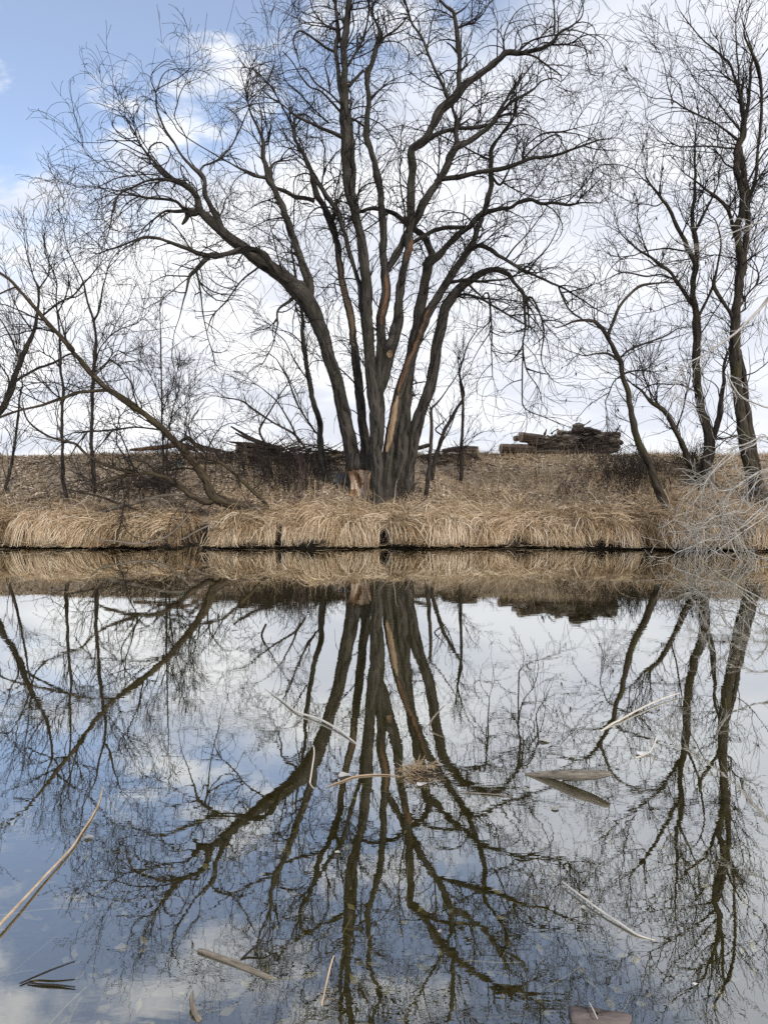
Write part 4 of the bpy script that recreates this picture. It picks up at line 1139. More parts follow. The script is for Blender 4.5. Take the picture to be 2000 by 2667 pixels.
def log(name, label, path, mat, seed, rough=0.06, cut=True, cat='log', group=None, sides=22, step=0.05, rag=0.0):
    path = spline(path, step)
    o0 = path[len(path) // 2, :3].copy(); o0[2] -= path[:, 3].max()
    root = thing(name, label, cat, o0, group)
    V, F, uv = limb_tube(path, sides=sides, rough=rough, seed=seed, rag=rag)
    mesh_obj('bark', V, F, mat, root, uv=uv)
    if cut:
        c = path[0, :3]; ax = unit(path[0, :3] - path[1, :3]); r = path[0, 3] * 0.96
        a = unit(np.cross(ax, [0.1, 0.2, 1.0])); b = np.cross(ax, a)
        k = 20
        th = np.linspace(0, 2 * math.pi, k, endpoint=False)
        rr_ = np.array([1.0, 0.97, 0.55, 0.05])[:, None] * r * (1 + 0.05 * np.sin(3 * th + seed) + 0.03 * np.sin(5 * th))[None]
        hh = np.array([-0.02, 0.008, 0.012, 0.010])[:, None]
        V = c + ax * hh[..., None] + (np.cos(th)[None, :, None] * a + np.sin(th)[None, :, None] * b) * rr_[..., None]
        idx = np.arange(4 * k).reshape(4, k)
        F = np.stack([idx[:-1], np.roll(idx[:-1], -1, 1), np.roll(idx[1:], -1, 1), idx[1:]], -1).reshape(-1, 4)
        uv = np.stack([rr_.ravel(), np.tile(th, 4) * 0.02], -1)
        mesh_obj('cut_end', V.reshape(-1, 3), F, M['cut'], root, uv=uv)
    return root


LP = 'logs piled on top of the bank'
def kp(s, d, d1=None):
    P = parse(s)
    q = ' '.join('%f,%f,%f' % (1250 + .2411 * a, 1080 + .2411 * b, .2411 * c) for a, b, c in P)
    return px_path(q, d, d1)

log('log', 'lowest log with a pale sawn end at the left of the ridge pile', kp('225,365,105 480,372,110 720,380,100', 20.3, 20.6), M['log'], 71, group=LP, rag=0.06)
log('log', 'upper log with a round sawn end lying across the ridge pile', kp('440,242,112 600,262,112 840,300,110', 20.35, 20.6), M['log'], 72, group=LP, rag=0.05)
log('log', 'small dark log end peeping out behind the upper sawn log', kp('372,258,56 450,255,56 560,262,50', 20.75, 20.9), M['log'], 73, group=LP)
log('log', 'huge furrowed rotten trunk making up the right half of the ridge pile', kp('590,350,80 700,325,130 820,305,150 950,318,190 1100,300,185 1250,330,190 1400,325,150 1500,350,90', 20.5, 20.7), M['rotten'], 74, rough=0.10, rag=0.13, cut=False, group=LP, sides=44, step=0.03)
log('log', 'short sawn log end sticking up in the middle of the ridge pile', kp('852,190,60 900,196,58 985,215,60', 20.6, 20.8), M['rotten'], 75, group=LP)
log('log', 'crumbling rotten log along the top of the ridge pile', kp('960,210,70 1080,205,120 1220,215,110 1350,225,85 1505,228,88', 20.7, 20.7), M['rotten'], 76, rough=0.14, rag=0.17, cut=False, group=LP, sides=36, step=0.025)
log('stump_chunk', 'jagged pale chunk of wood standing on top of the ridge pile', kp('1000,120,26 1045,118,60 1075,118,58 1110,140,60', 20.6, 20.6), M['rotten'], 77, rough=0.16, rag=0.16, cut=False, group=LP, step=0.025, sides=28)
log('log', 'dark knobbly broken end at the far right of the ridge pile', kp('1400,330,90 1470,315,85 1515,300,55 1540,318,35', 20.55, 20.5), M['log'], 78, rough=0.16, rag=0.16, cut=False, group=LP, step=0.025, sides=28)

for i_, (pth, lb, mt) in enumerate((
        ('700,262,50 800,250,64 930,245,60 1010,250,40', 'gnarled grey limb wedged between the sawn log and the rotten trunk', 'rotten'),
        ('1120,150,30 1170,165,62 1230,180,60 1300,195,40', 'crumbling block right of the jagged chunk on the ridge pile', 'log'),
        ('1000,165,60 1080,170,84 1160,190,70', 'dark rotten block under the jagged chunk on the ridge pile', 'log'),
        ('520,300,40 640,320,70 760,345,74 900,390,60', 'split dark limb lying slantwise below the upper sawn log', 'log'),
        ('1250,240,60 1380,260,80 1500,285,70', 'broken limb resting on the right half of the rotten trunk', 'rotten'),
        ('1180,395,40 1320,385,60 1480,380,50', 'low dark limb under the right end of the rotten trunk', 'log'))):
    log('log', lb, kp(pth, 20.4, 20.5), M[mt], 200 + i_, rough=0.12, rag=0.16, cut=False, group=LP, sides=28, step=0.025)

log('log', 'long dark log lying flat under the whole ridge pile', kp('600,410,40 760,402,56 900,410,50 1050,395,70 1250,408,56 1440,398,40', 20.35, 20.4), M['log'], 210, rough=0.10, rag=0.10, cut=False, group=LP, sides=24, step=0.03)


r = np.random.default_rng(220)
N = 70
kx = r.uniform(680, 1500, N); ky = 235 + 150 * r.uniform(-0.25, 0.8, N) - 40 * np.exp(-((kx - 1090) / 160) ** 2)
b = np.array([at(1250 + .2411 * a_, 1080 + .2411 * c_, 18.72 + e_) for a_, c_, e_ in zip(kx, ky, r.uniform(-0.05, 0.25, N))])
b[:, 2] = np.maximum(b[:, 2], ground_z(b[:, 0], b[:, 1]) + 0.02)
tg = unit(np.stack([r.choice([-1, 1], N) + r.normal(0, 0.4, N), r.normal(0, 0.3, N), r.normal(0, 0.5, N)], -1))
P, R = grow(r, b, tg, r.uniform(0.010, 0.034, N), r.uniform(0.12, 0.50, N), 7, (0, 0.2), 0, 0.8, 0.16, 0)
R = R * r.uniform(0.55, 1.3, R.shape)
spl = thing('splintered_wood', 'splinters and broken bits of rotten wood heaped over the ridge pile', 'wood debris', (np.mean(b[:, 0]), np.mean(b[:, 1]), gz(np.mean(b[:, 0]), np.mean(b[:, 1]))))
V, F, uv = tubes(P[:35], R[:35], 6)
mesh_obj('pale_splinters', V, F, M['rotten'], spl, uv=uv)['kind'] = 'stuff'
V, F, uv = tubes(P[35:], R[35:], 6)
mesh_obj('dark_splinters', V, F, M['wet'], spl, uv=uv)['kind'] = 'stuff'


def stick_heap(name, label, xr, yr, n, rad, length, seed, rise, cat='brush pile'):
    r = np.random.default_rng(seed)
    c = (np.mean(xr), np.mean(yr))
    root = thing(name, label, cat, (c[0], c[1], gz(*c)))
    bx = r.uniform(*xr, n); by = r.uniform(*yr, n)
    up = rise * np.clip(1 - ((bx - c[0]) / (xr[1] - xr[0]) * 2) ** 2, 0.1, 1) * r.uniform(0, 1, n) ** 1.5
    b = np.stack([bx, by, ground_z(bx, by) + 0.02 + up], -1)
    a = np.where(r.uniform(0, 1, n) < 0.5, 0, math.pi) + r.normal(0, 0.45, n)
    tg = unit(np.stack([np.cos(a), 0.7 * np.sin(a), r.normal(0.02, 0.16, n)], -1))
    P, R = grow(r, b, tg, r.uniform(*rad, n), r.uniform(*length, n), 8, (0, 0.15), 0.0, 0.5, 0.07, -0.1)
    P[:, :, 2] = np.maximum(P[:, :, 2], ground_z(P[:, :, 0], P[:, :, 1]) + 0.01)
    V, F, uv = tubes(P, R, 6)
    mesh_obj('sticks', V, F, M['log'], root, uv=uv)['kind'] = 'stuff'
    m2 = n * 3
    q, tq, rq, _ = pick_on(r, (P, R), m2, 0.2, 1.0)
    P2, R2 = grow(r, q, tq, np.maximum(rq * 0.45, 0.004), r.uniform(0.15, 0.5, m2), 6, (0.3, 1.0), 0.12, 1.2, 0.1, 0.0)
    V, F, uv = tubes(P2, R2, 4)
    mesh_obj('side_twigs', V, F, M['twig_purple'], root, uv=uv)['kind'] = 'stuff'
    return root


stick_heap('brush_pile', 'long low heap of cut branches on the ridge left of the big tree', (wx_(560, 18.6), wx_(900, 18.6)), (17.9, 18.9), 150, (0.008, 0.028), (0.5, 1.5), 211, 0.16)
stick_heap('brush_pile', 'small heap of grey sticks on the left slope behind the toppled trunk', (wx_(280, 17.0), wx_(470, 17.0)), (16.3, 17.2), 50, (0.006, 0.020), (0.4, 1.2), 212, 0.12)
stick_heap('brush_pile', 'scatter of broken branches on the ridge between big tree and log pile', (wx_(1090, 18.5), wx_(1260, 18.5)), (18.0, 18.8), 36, (0.006, 0.020), (0.3, 0.9), 213, 0.07)

def tile(s, ox, oy, k, d, d1=None):
    P = parse(s)
    q = ' '.join('%f,%f,%f' % (ox + k * a, oy + k * b, k * c) for a, b, c in P)
    return px_path(q, d, d1)

q2 = lambda s, d, d1=None: tile(s, 450, 1080, .3014, d, d1)
q3 = lambda s, d, d1=None: tile(s, 850, 1080, .3014, d, d1)
log('log', 'dark log with broken left end on the ridge left of the big tree', q2('552,285,90 700,290,85 950,300,60', 20.3, 20.6), M['log'], 81, rag=0.09, rough=0.1)
log('fallen_branch', 'thick bare branch lying aslant on the dark ridge log', q2('500,100,14 600,160,24 700,215,30 860,270,30', 20.2, 20.4), M['log'], 82, cut=False, cat='branch', sides=10)
log('fallen_branch', 'second, lower branch propped on the dark ridge log', q2('540,155,12 620,195,22 740,240,26 900,275,24', 20.0, 20.2), M['log'], 83, cut=False, cat='branch', sides=10)
log('fallen_branch', 'thin curved stick reaching left from the dark ridge log', q2('490,235,14 560,245,20 660,260,18', 20.1, 20.2), M['log'], 84, cut=False, cat='branch', sides=10)
log('fallen_branch', 'bent broken limb on the ridge behind the toppled tree', q2('40,245,18 130,200,36 190,250,36 260,290,36 420,310,30', 20.2, 20.4), M['log'], 85, cut=False, cat='branch', rough=0.12, sides=14)
log('fallen_branch', 'splintered reddish wood on the left ridge behind the toppled trunk', tile('1120,305,20 1250,295,34 1400,280,40 1560,260,44 1690,300,40', 0, 1080, .3014, 20.2, 20.3), M['red_wood'], 86, cut=False, cat='branch', rough=0.16, sides=14)
log('log', 'low grey log right behind the saplings at right of the big tree', q3('1310,300,58 1200,296,56 1100,300,48 1000,312,30', 20.4, 20.6), M['log'], 87, rag=0.08)
log('log', 'small log on the ridge just right of the big trunks', q3('885,262,36 840,276,38 760,300,34', 20.3, 20.3), M['log'], 88, rag=0.08)
log('log', 'dark fallen log on the slope below the small ridge log', q3('760,365,24 860,370,34 960,378,30 1120,385,40 1180,380,22', 19.4, 19.5), M['log'], 89, cut=False, sides=14)
for i, (s, d) in enumerate((('300,385,18 420,395,26 560,400,24 760,420,20', 19.0), ('150,400,16 300,410,22 480,412,16', 18.3), ('620,350,18 800,370,26 1000,375,22 1150,360,14', 18.9), ('560,420,14 760,440,20 900,425,14', 18.3))):
    log('fallen_branch', ['grey branch lying level across the slope under the ridge log', 'branch lying beside the teal scrap on the slope', 'weathered branch nearest the ridge on the brush slope', 'half buried branch in the purplish brush'][i], q2(s, d), M['log'], 90 + i, cut=False, cat='branch', sides=8)
q1 = lambda s, d, d1=None: tile(s, 0, 1080, .3014, d, d1)
log('fallen_branch', 'long pale fallen branch lying across the left bank grass', q1('1660,730,22 1540,690,26 1380,705,28 1180,760,30 1000,800,36 850,850,34 700,875,30 500,925,28 370,950,24 260,935,16 190,945,8', 14.9, 14.4), M['pale_branch'], 94, cut=False, cat='branch', sides=9)
log('fallen_branch', 'thin dark branch crossing under the long pale fallen branch', q1('560,640,10 700,670,16 900,720,18 1000,760,20 1130,800,22 1240,850,12', 15.2, 14.5), M['bark_lean'], 95, cut=False, cat='branch', sides=8)
log('log', 'short dark fallen log in the grass at the left edge', drop(q1('0,770,26 150,745,30 290,715,32 420,680,24', 15.6, 16.3), -0.02), M['log'], 96, cut=False, sides=14)
log('fallen_branch', 'curved grey branch hanging low over the water on the left', q1('770,1010,8 870,1080,14 1000,1095,14 1180,1118,16 1300,1102,16 1450,1050,16 1540,970,15 1640,860,15', 13.1, 13.7), M['pale_branch'], 97, cut=False, cat='branch', sides=8)
log('fallen_branch', 'short pale stick poking out of the dark cleft in the bank', q2('60,1085,8 110,1065,12 200,1010,15 330,950,12', 13.3, 13.7), M['pale_branch'], 98, cut=False, cat='branch', sides=8)
log('fallen_branch', 'weathered root end curling over the grass tussock', q2('860,925,8 780,860,22 720,805,24 650,830,18 560,835,12', 14.7, 15.0), M['pale_branch'], 99, cut=False, cat='branch', sides=9)

# rock, teal scrap, pale stub
def lumpy(name, label, cat, c, size, mat, seed, group=None):
    r = np.random.default_rng(seed)
    nu, nv = 16, 10
    u = np.linspace(0, 2 * math.pi, nu, endpoint=False); v = np.linspace(0.06, math.pi - 0.06, nv)
    U, Vv = np.meshgrid(u, v)
    f = 1 + 0.16 * np.sin(2 * U + seed) * np.sin(2 * Vv) + 0.12 * np.sin(3 * U + 2 * Vv + seed * 2) + 0.05 * r.normal(size=U.shape)
    P = np.stack([np.sign(np.cos(U)) * np.abs(np.cos(U)) ** 0.7 * np.sin(Vv), np.sign(np.sin(U)) * np.abs(np.sin(U)) ** 0.7 * np.sin(Vv), np.cos(Vv)], -1) * f[..., None]
    P = P * np.asarray(size) + np.asarray(c)
    idx = np.arange(nu * nv).reshape(nv, nu)
    F = np.stack([idx[:-1], idx[1:], np.roll(idx[1:], -1, 1), np.roll(idx[:-1], -1, 1)], -1).reshape(-1, 4)
    o = mesh_obj(name, P.reshape(-1, 3), F, mat, origin=(c[0], c[1], c[2] - size[2]))
    return tag(o, label, cat, group)

rk = at(893, 1262, on_ground(893, 1262)); rk[2] = gz(rk[0], rk[1]) + 0.10
lumpy('rock', 'bluish grey rock beside the gnawed foot of the big tree', 'rock', rk, (0.22, 0.14, 0.12), M['rock'], 3)
te = at(469, 1214, on_ground(469, 1214)); te[2] = gz(te[0], te[1]) + 0.05
lumpy('litter_scrap', 'small teal piece of plastic lying on the left slope', 'litter', te, (0.10, 0.07, 0.06), M['teal'], 4)
pp = at(1806, 1264, on_ground(1806, 1264))
zg = gz(pp[0], pp[1])
log('wood_stub', 'short pale stub standing at the foot of the forked tree', np.array([[pp[0], pp[1], zg - 0.08, 0.05], [pp[0] - 0.01, pp[1], zg + 0.12, 0.048], [pp[0] + 0.005, pp[1], zg + 0.26, 0.035], [pp[0] + 0.01, pp[1], zg + 0.30, 0.015]]), M['bleached'], 5, cut=False, cat='stub', sides=10, step=0.03)

# ---------------------------------------------------------------- grass and fallen leaves
def blades(r, b, d, length, width, n, grav, jit=0.06):
    """N grass blades as tapering ribbons: V, F and one random value per blade"""
    N = len(b)
    P = np.empty((N, n + 1, 3)); P[:, 0] = b
    d = unit(d)
    ds = (length / n)[:, None]
    for i in range(n):
        d = d + r.normal(0, jit, (N, 3))
        d[:, 2] -= grav * ds[:, 0]
        d = unit(d)
        P[:, i + 1] = P[:, i] + d * ds
    return P, width


def ribbon(r, P, width):
    N, n, _ = P.shape
    T = unit(np.gradient(P, axis=1))
    sd = unit(np.cross(T, np.array([0.0, 1.0, 0.25]) + r.normal(0, 0.45, (N, 1, 3))))
    wd = width[:, None] * (1 - np.linspace(0, 1, n) ** 2.5 * 0.85)[None]
    V = np.stack([P - sd * wd[..., None] * 0.5, P + sd * wd[..., None] * 0.5], 2)
    idx = np.arange(N * n * 2).reshape(N, n, 2)
    F = np.stack([idx[:, :-1, 0], idx[:, :-1, 1], idx[:, 1:, 1], idx[:, 1:, 0]], -1).reshape(-1, 4)
    return V.reshape(-1, 3), F, n * 2


r = np.random.default_rng(101)
N = 64000
NC_ = 190
cx = np.sort(r.uniform(-10.5, 10.5, NC_))                       # clumps with a combed direction of their own
lean_x = 0.45 * np.sin(cx * 1.7 + 1.0) + r.normal(0, 0.42, NC_); tone_c = r.normal(0, 0.13, NC_); fall = r.uniform(0.7, 1.35, NC_); lift = r.normal(0, 0.06, NC_); pinch = r.uniform(-0.1, 0.65, NC_)
mound = 0.11 * NA(cx * 2.6, 3 + 0 * cx) + 0.10 * NB(cx * 1.3, 9 + 0 * cx)
bx = r.uniform(-10.5, 10.5, N)
ci = np.clip(np.searchsorted(cx, bx + r.normal(0, 0.05, N)), 0, NC_ - 1)
back = r.uniform(0, 1, N) ** 1.2 * 1.25
by = shore(bx) + back - 0.05
keep = (notch(bx) < 0.14) | (r.uniform(0, 1, N) < 0.05)
bx, by, ci, back = bx[keep], by[keep], ci[keep], back[keep]
N = len(bx)
bz = ground_z(bx, np.maximum(by, shore(bx) + 0.08)) + np.clip(lift[ci] + mound[ci], -0.08, 0.16) * np.clip(1.4 - back, 0, 1) + 0.02
dirs = np.stack([lean_x[ci] + (cx[ci] - bx) * 2.2 * pinch[ci] + r.normal(0, 0.20 + 0.35 * (r.uniform(0, 1, N) < 0.2), N), -0.85 + r.normal(0, 0.2, N), 0.42 + r.normal(0, 0.2, N) + 0.1 * back], -1)
Ln = r.uniform(0.35, 1.0, N) * fall[ci] * (1 + 0.6 * NA(bx * 2.5, 0 * bx) + 0.3 * NB(bx * 1.1, 5 + 0 * bx))
P, wd = blades(r, np.stack([bx, by, bz], -1), dirs, Ln, r.uniform(0.006, 0.014, N), 8, 3.4, 0.075)
tt = np.linspace(0, 1, 9)[None] ** 2
P[:, :, 0] += (cx[ci] - bx)[:, None] * tt * pinch[ci][:, None] * 0.8
P[:, :, 2] = np.maximum(P[:, :, 2], np.maximum((0.05 + 0.17 * np.clip(0.5 + NB(bx * 1.3, 0 * bx) + 0.4 * r.normal(0, 0.4, N), 0, 1.3))[:, None], ground_z(P[:, :, 0], P[:, :, 1]) + 0.015))
val = np.clip(0.55 + tone_c[ci] + r.normal(0, 0.22, N), 0, 1)
for x0, hw_ in ((-3.56, 0.15), (-1.94, 0.05), (-0.02, 0.045)):
    inside = (np.abs(P[:, 2:, 0] - x0) < hw_ * (0.6 + 0.8 * r.uniform(0, 1, (N, 1)))).any(1) & (back < 0.75)
    P, wd, val, bx, back = P[~inside], wd[~inside], val[~inside], bx[~inside], back[~inside]
    N = len(bx)
tus = (bx > wx_(528, 14.3)) & (bx < wx_(724, 14.3))
V, F, k = ribbon(r, P[~tus], wd[~tus])
o = mesh_obj('overhanging_grass', V, F, M['sedge'], attr=np.repeat(val[~tus], k))
tag(o, 'long dry straw coloured grass hanging over the far bank edge', 'grass', kind='stuff')
V, F, k = ribbon(r, P[tus], wd[tus])
mid = np.array([wx_(626, 14.3), 14.6, gz(wx_(626, 14.3), 14.6)])
o = mesh_obj('grass_tussock', V, F, M['sedge'], attr=np.repeat(val[tus], k), origin=mid)
tag(o, 'rounded dry grass tussock between two dark clefts in the bank', 'tussock')

r = np.random.default_rng(102)
N = 15000
bx = r.uniform(-10.5, 10.5, N); bk = r.uniform(0.0, 1.5, N)
keep = (notch(bx) < 0.12) & (r.uniform(0, 1, N) < np.clip(0.55 + 0.9 * NA(bx * 2.1, bk * 2), 0.05, 1))
bx, bk = bx[keep], bk[keep]; N = len(bx)
by = shore(bx) + bk
sgn = np.where(NB(bx * 0.5, 0 * bx) > 0, 1.0, -1.0)
dr = np.stack([sgn * 0.9 + r.normal(0, 0.5, N), -0.45 + r.normal(0, 0.35, N), 0.22 + r.normal(0, 0.2, N)], -1)
P, wd = blades(r, np.stack([bx, by, ground_z(bx, by) + r.uniform(0.03, 0.16, N) * np.clip(1.3 - bk, 0.3, 1)], -1), dr, r.uniform(0.3, 0.85, N), r.uniform(0.006, 0.012, N), 7, 1.6, 0.12)
P[:, :, 2] = np.maximum(P[:, :, 2], np.maximum(0.04, ground_z(P[:, :, 0], P[:, :, 1]) + 0.03))
V, F, k = ribbon(r, P, wd)
o = mesh_obj('matted_grass', V, F, M['sedge'], attr=np.repeat(np.clip(r.normal(0.62, 0.22, N), 0, 1), k))
tag(o, 'flattened pale grass matted along the top of the far bank edge', 'grass', kind='stuff')

# dry grass on the slope: dense towards the water and on the right, sparse under the big tree
N = 90000
bx = r.uniform(-11, 11, N); dd = r.uniform(0.35, 5.6, N)
dens = np.clip(1.3 - dd / 2.3, 0.2, 1) * np.where(bx > 0.9, 1.0, 0.7)
dens = np.where((bx > 1.2) & (dd < 3.4), np.maximum(dens, 0.60), dens)
dens = np.where(dd > 3.7, np.maximum(dens, 0.62), dens)
dens = dens * np.clip(0.75 + 0.6 * NA(bx * 1.7, dd * 2.0) + 0.35 * NB(bx, dd), 0.05, 1.2)
keep = r.uniform(0, 1, N) < dens
bx, dd = bx[keep], dd[keep]; N = len(bx)
by = shore(bx) + dd
tall = np.where(dd > 3.7, 0.11 * (1 + 1.1 * np.clip(NB(bx * 0.8, dd * 0), 0, 1)), np.where(bx > 1.2, 0.24, 0.20)) * (1 + 0.5 * NA(bx * 2.3, dd * 3.0))
mat_dir = np.stack([0.7 * NB(bx * 0.6, dd * 0.6) + r.normal(0, 0.55, N), -0.35 + r.normal(0, 0.5, N), 0.75 + r.normal(0, 0.25, N)], -1)
P, wd = blades(r, np.stack([bx, by, ground_z(bx, by) - 0.01], -1), mat_dir, tall * r.uniform(0.6, 1.6, N), r.uniform(0.006, 0.012, N), 4, 2.6, 0.1)
P[:, :, 2] = np.maximum(P[:, :, 2], ground_z(P[:, :, 0], P[:, :, 1]) + 0.004)
V, F, k = ribbon(r, P, wd)
o = mesh_obj('slope_grass', V, F, M['slope_grass'], attr=np.repeat(np.clip(r.normal(0.5, 0.22, N), 0, 1), k))
tag(o, 'short dry grass matted over the bank slope', 'grass', kind='stuff')

# a few taller stems standing on the slope and ridge
N = 900
bx = r.uniform(-10, 10, N); dd = r.uniform(0.6, 4.9, N); by = shore(bx) + dd
P, wd = blades(r, np.stack([bx, by, ground_z(bx, by) - 0.01], -1), np.stack([r.normal(0, 0.22, N), r.normal(0, 0.2, N), np.ones(N)], -1), r.uniform(0.25, 0.6, N), r.uniform(0.005, 0.008, N), 5, 0.5, 0.05)
V, F, k = ribbon(r, P, wd)
o = mesh_obj('weed_stalks', V, F, M['slope_grass'], attr=np.repeat(r.uniform(0.1, 0.9, N), k))
tag(o, 'thin dry weed stalks standing scattered over the slope', 'weeds', kind='stuff')

# fallen leaves
N = 70000
bx = r.uniform(-11, 11, N); dd = r.uniform(0.5, 4.8, N)
dens = np.where(bx < 1.3, 1.0, 0.5) * np.clip(0.3 + dd / 1.8, 0, 1) * np.clip(1.5 - dd / 5.0, 0, 1) * np.clip(0.6 + 1.0 * NB(bx, dd) + 0.5 * NA(bx * 2, dd * 2), 0.06, 1)
keep = r.uniform(0, 1, N) < dens
bx, dd = bx[keep], dd[keep]; N = len(bx)
by = shore(bx) + dd
c = np.stack([bx, by, ground_z(bx, by) + r.uniform(0.004, 0.028, N)], -1)
a = r.uniform(0, 2 * math.pi, N)
ux = np.stack([np.cos(a), np.sin(a), r.normal(0, 0.35, N)], -1)
nrm = unit(np.stack([r.normal(0, 0.45, N), -0.3 + r.normal(0, 0.45, N), np.ones(N)], -1))
ux = unit(ux - (ux * nrm).sum(-1, keepdims=True) * nrm); uy = np.cross(nrm, ux)
sz = r.uniform(0.025, 0.06, N)[:, None]
V = np.stack([c - ux * sz, c - uy * sz * 0.5 + nrm * sz * 0.12, c + ux * sz * 0.95, c + uy * sz * 0.55 + nrm * sz * 0.2], 1).reshape(-1, 3)
o = mesh_obj('leaf_litter', V, np.arange(4 * N).reshape(N, 4), M['litter'], attr=np.repeat(np.clip(r.normal(0.55, 0.25, N), 0, 1), 4), smooth=False)
tag(o, 'fallen brown and pale leaves covering the slope under the trees', 'leaves', kind='stuff')

# twigs lying about on the slope
N = 700
bx = r.uniform(-10, 10, N); by = shore(bx) + r.uniform(0.6, 4.6, N)
b = np.stack([bx, by, ground_z(bx, by) + 0.02], -1)
a = r.uniform(0, 2 * math.pi, N)
tg = np.stack([np.cos(a), 0.6 * np.sin(a), r.uniform(-0.02, 0.2, N)], -1)
P, R = grow(r, b, unit(tg), r.uniform(0.004, 0.009, N), r.uniform(0.15, 0.7, N), 5, (0, 0.2), 0.0, 0.8, 0.1, 0.0)
P[:, :, 2] = np.maximum(P[:, :, 2], ground_z(P[:, :, 0], P[:, :, 1]) + 0.008)
V, F, uv = tubes(P, R, 4)
o = mesh_obj('fallen_twigs', V, F, M['twig_purple'], uv=uv)
tag(o, 'small fallen twigs strewn over the bank slope', 'twigs', kind='stuff')

# ---------------------------------------------------------------- things floating on and standing in the pond
def pond_path(s, zs=0.0):
    """traced on the water surface; zs = heights above the water at each point (or one height)"""
    P = parse(s)
    zs = np.broadcast_to(zs, len(P))
    out = []
    for (a, b, wd), z in zip(P, zs):
        q = on_plane(a, b, z)
        out.append([*q, max(0.5 * wd * q[1] / FPX, 0.0008)])
    return np.array(out)


def stick(name, label, path, mat, seed, cat, sides=10, rough=0.05, step=0.015, group=None):
    path = spline(path, step)
    c = path[len(path) // 2, :3]
    V, F, uv = limb_tube(path, sides=sides, rough=rough, seed=seed)
    o = mesh_obj(name, V, F, mat, uv=uv * 4.0, origin=c)
    return tag(o, label, cat, group)


stick('driftwood', 'smooth grey brown driftwood limb jutting from the water at right', pond_path('1368,2018,6 1400,2018,15 1450,2018,24 1500,2020,29 1545,2019,25 1575,2017,19 1590,2016,11', [0.0, 0.008, 0.026, 0.044, 0.060, 0.074, 0.080]), M['drift'], 111, 'driftwood', sides=18)
stick('reed_cane', 'long tan cane reaching over the water from the left edge', pond_path('268,2050,3.5 258,2090,4.5 238,2130,5 215,2165,5.5 185,2210,6 110,2290,7.5 60,2345,8 0,2408,9.5 -60,2465,10', [0.0, 0.004, 0.006, 0.008, 0.010, 0.014, 0.018, 0.022, 0.025]), M['cane'], 112, 'cane', sides=8)
stick('floating_stick', 'pale curved stick lying in the trunk reflections', pond_path('690,1795,2 735,1826,3.5 775,1855,5.5 830,1873,6 880,1900,6 912,1925,4.5 933,1942,3', [0.0, 0.006, 0.010, 0.012, 0.010, 0.005, 0.0]), M['pale_cane'], 113, 'stick', sides=8)
stick('reed_cane', 'pale broken reed lying on the water under the leaning tree reflection', pond_path('1768,1806,3.5 1720,1822,4.5 1660,1850,5 1620,1872,5 1590,1888,5.5 1565,1905,4', [0.02, 0.018, 0.014, 0.010, 0.005, 0.0]), M['pale_cane'], 114, 'cane', sides=8)
stick('reed_cane', 'straight pale cane slanting down to the lower right', pond_path('1463,2296,3.5 1500,2325,5 1560,2370,6 1620,2410,6.5 1660,2436,6 1705,2450,3', [0.012, 0.012, 0.010, 0.007, 0.003, 0.0]), M['pale_cane'], 115, 'cane', sides=8)
stick('floating_stick', 'split grey brown stick floating in the lower left foreground', pond_path('515,2477,9 530,2480,13 590,2502,15 650,2527,15 700,2548,13 722,2553,6', [0.004, 0.004, 0.003, 0.001, -0.001, -0.004]), M['drift'], 116, 'stick', sides=9, rough=0.14)
stick('floating_stick', 'thin black twig slanting in the lower left corner', pond_path('52,2563,4 90,2546,5.5 140,2525,5 195,2505,3', [0.004, 0.006, 0.02, 0.03]), M['wet'], 117, 'stick', sides=7)
stick('floating_stick', 'short black twig lying flat below the slanting twig', pond_path('72,2560,4 110,2565,6 150,2567,6 196,2572,3', 0.004), M['wet'], 118, 'stick', sides=7)
stick('floating_stick', 'thin upright pale stem left of the floating straw clump', pond_path('807,2040,4 813,2000,4 818,1965,3.5 817,1945,3', [0.0, 0.05, 0.09, 0.11]), M['pale_cane'], 119, 'stick', sides=7)
stick('floating_stick', 'small bent twig rising from the water above the straw clump', pond_path('1118,1900,4 1122,1880,5 1135,1862,4.5 1158,1838,3', [0.0, 0.03, 0.06, 0.10]), M['drift'], 120, 'stick', sides=7)
stick('floating_stick', 'grey forked twig right of the split floating stick', pond_path('628,2500,6 650,2480,6 680,2452,5 704,2413,3', [0.0, 0.01, 0.03, 0.05]), M['wet'], 121, 'stick', sides=7)
stick('reed_cane', 'thin straw stem leaning in the lower middle foreground', pond_path('838,2620,4 848,2570,5 860,2520,5 869,2490,3.5', [0.0, 0.02, 0.05, 0.07]), M['cane'], 122, 'cane', sides=7)
stick('reed_cane', 'faint pale stem with a floating base, upper left of the right reflections', pond_path('1655,1975,5 1690,1960,4 1705,1935,3.5 1715,1905,2.5', [0.0, 0.01, 0.05, 0.08]), M['pale_cane'], 123, 'cane', sides=7)
stick('floating_stick', 'short grey stub standing at the bottom edge left of centre', pond_path('520,2660,14 503,2630,14 498,2600,11 502,2585,6', [0.0, 0.012, 0.02, 0.024]), M['drift'], 124, 'stick', sides=9, rough=0.12)
stick('floating_stick', 'flat reddish strip floating left of the straw clump', pond_path('850,2050,2 890,2035,4 930,2022,4.5 990,2018,3.5 1040,2022,2', 0.004), M['cut'], 125, 'stick', sides=6)
stick('floating_stick', 'slender brown stem floating right of the straw clump', pond_path('1190,2062,2 1240,2066,3 1290,2070,3 1335,2074,2', 0.004), M['drift'], 126, 'stick', sides=6)

